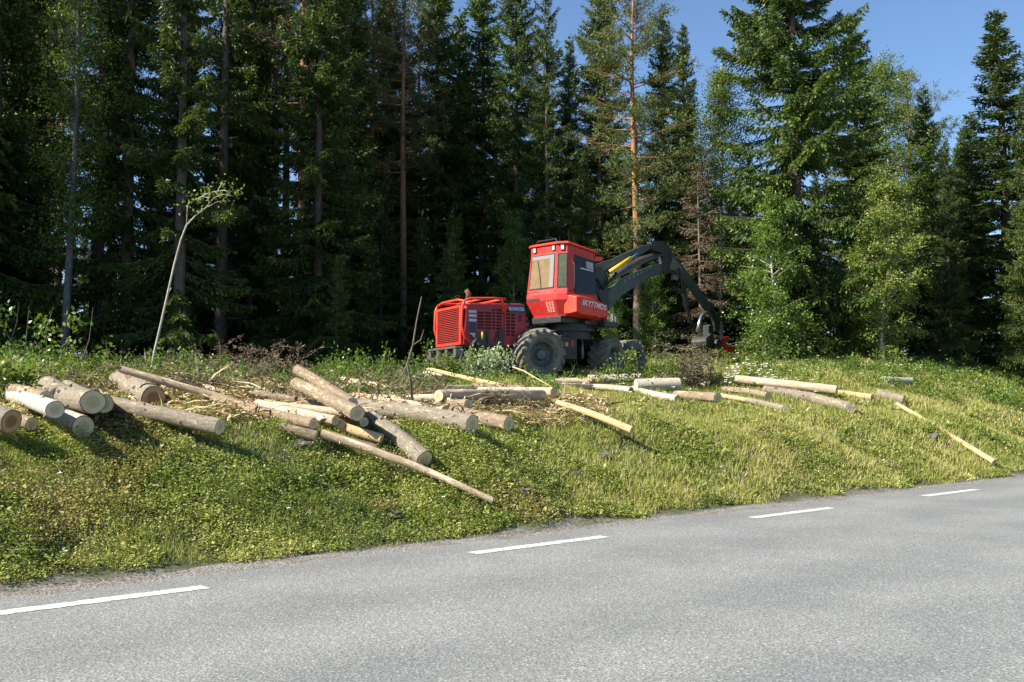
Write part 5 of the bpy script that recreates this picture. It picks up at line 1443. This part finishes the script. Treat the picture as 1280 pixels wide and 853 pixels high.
# wood chips, bark scraps, flowers
def scraps(name, n, pxr, Yr, size, m, lab, cat, seed, lift=.03, asp=.35, zone=None, high=False):
    g = np.random.default_rng(seed); L = Leaves(); P = []
    while len(P) < n:
        px = g.uniform(*pxr); Y = g.uniform(*Yr); x = (px - 640) / FPX * Y
        if zone and not zone(x, Y, g): continue
        P.append((x, Y, float(gh(x, Y)) + lift * g.uniform(.2, 1.6)))
    P = np.array(P); k = len(P)
    L.add(P, np.stack([g.normal(0, 1, k), g.normal(0, 1, k), g.normal(0, .25, k)], -1), size * g.uniform(.5, 1.8, k), size * asp * g.uniform(.6, 1.4, k), g.random(k), np.stack([g.normal(0, .3, k), g.normal(0, .3, k), np.ones(k)], -1))
    return tag(link(name, L.mesh(name, g), m), lab, cat, None, 'stuff')
M_CHIP = leaf_mat('wood_chip', [(0, (0.20, 0.12, 0.07)), (0.4, (0.42, 0.29, 0.17)), (1, (0.66, 0.53, 0.36))], .05, .8, 0)
M_FLOWER = leaf_mat('white_petals', [(0, (0.75, 0.75, 0.70)), (1, (0.85, 0.85, 0.8))], .3, .6, 0)
M_PINK = leaf_mat('pink_petals', [(0, (0.45, 0.08, 0.22)), (1, (0.6, 0.2, 0.4))], .3, .6, 0)
def zlog(x, Y, g):
    n = -.66 * x + .751 * Y
    return 11.5 < n < 17.5
scraps('wood_chips', 26000, (-10, 760), (11.5, 21), .10, M_CHIP, 'wood chips and bark scraps between the logs', 'wood chips', 21, zone=zlog, lift=.08)
scraps('wood_chips', 700, (760, 1100), (17, 27), .10, M_CHIP, 'wood chips and bark scraps around the right logs', 'wood chips', 22, zone=lambda x, Y, g: 11.8 < -.66 * x + .751 * Y < 15, lift=.08)
# peeled bark and split slabs lying among the logs
scraps('bark_strips', 900, (140, 760), (12, 19), .45, M_CHIP, 'long strips of peeled bark lying between the logs', 'bark strips', 23, zone=zlog, lift=.12, asp=.09)
def daisies(name, n, zone, pxr, Yr, m, lab, seed, size=.035, h=(.15, .35)):
    g = np.random.default_rng(seed); L = Leaves(); c = 0
    while c < n:
        px = g.uniform(*pxr); Y = g.uniform(*Yr); x = (px - 640) / FPX * Y
        if not zone(x, Y, g): continue
        c += 1; z = float(gh(x, Y)) + g.uniform(*h)
        k = 7; a = np.arange(k) * 2 * np.pi / k
        P = np.tile([x, Y, z], (k, 1)); D = np.stack([np.cos(a), np.sin(a), g.normal(.1, .2, k)], -1) + np.array([0.1, -.3, .2])
        L.add(P, D, size, size * .6, g.random(k), np.tile([.2, -.5, .8], (k, 1)))
    return tag(link(name, L.mesh(name, g), m), lab, 'flowers', None, 'stuff')
nz = lambda lo, hi: (lambda x, Y, g: lo < -.66 * x + .751 * Y < hi)
daisies('white_flowers', 34, nz(9.0, 13), (0, 1280), (8.5, 26), M_FLOWER, 'small white flowers dotted over the bank', 31, .026)
daisies('white_flowers', 70, nz(12.5, 17), (690, 1280), (20, 32), M_FLOWER, 'white daisies in the grass on top of the bank', 32, .045, (.25, .5))
daisies('white_flowers', 60, nz(12, 18), (905, 975), (24, 27), M_FLOWER, 'cluster of white flowers beside the red felling head', 33, .05, (.3, .8))
daisies('pink_flowers', 14, nz(9.2, 12.5), (0, 1280), (8.5, 24), M_PINK, 'few pink flowers in the grass near the road', 34, .02)

scraps('verge_litter', 2600, (0, 1280), (8, 24), .035, L_SLASH, 'dry grass bits and grit along the edge of the asphalt', 'litter', 41, zone=lambda x, Y, g: 8.45 + abs(g.normal(0, .2)) < -.66 * x + .751 * Y < 9.2, lift=.008, asp=.3)
stone(487, 646, .17, .35, 'flat grey stone on the bank below the long patchy pole', 1)
stone(752, 571, .11, .6, 'small dark stone in the grass below the lone yellow pole', 2)
stone(648, 616, .15, .35, 'grey stone low on the bank right of the long patchy pole', 3)
stone(718, 592, .13, .4, 'grey stone midway down the bank left of the small dark one', 4)
stone(1165, 545, .15, .4, 'grey stone beside the long pole at the far right', 5)
stone(378, 556, .16, .4, 'grey stone in bare soil left of the middle heap', 6)
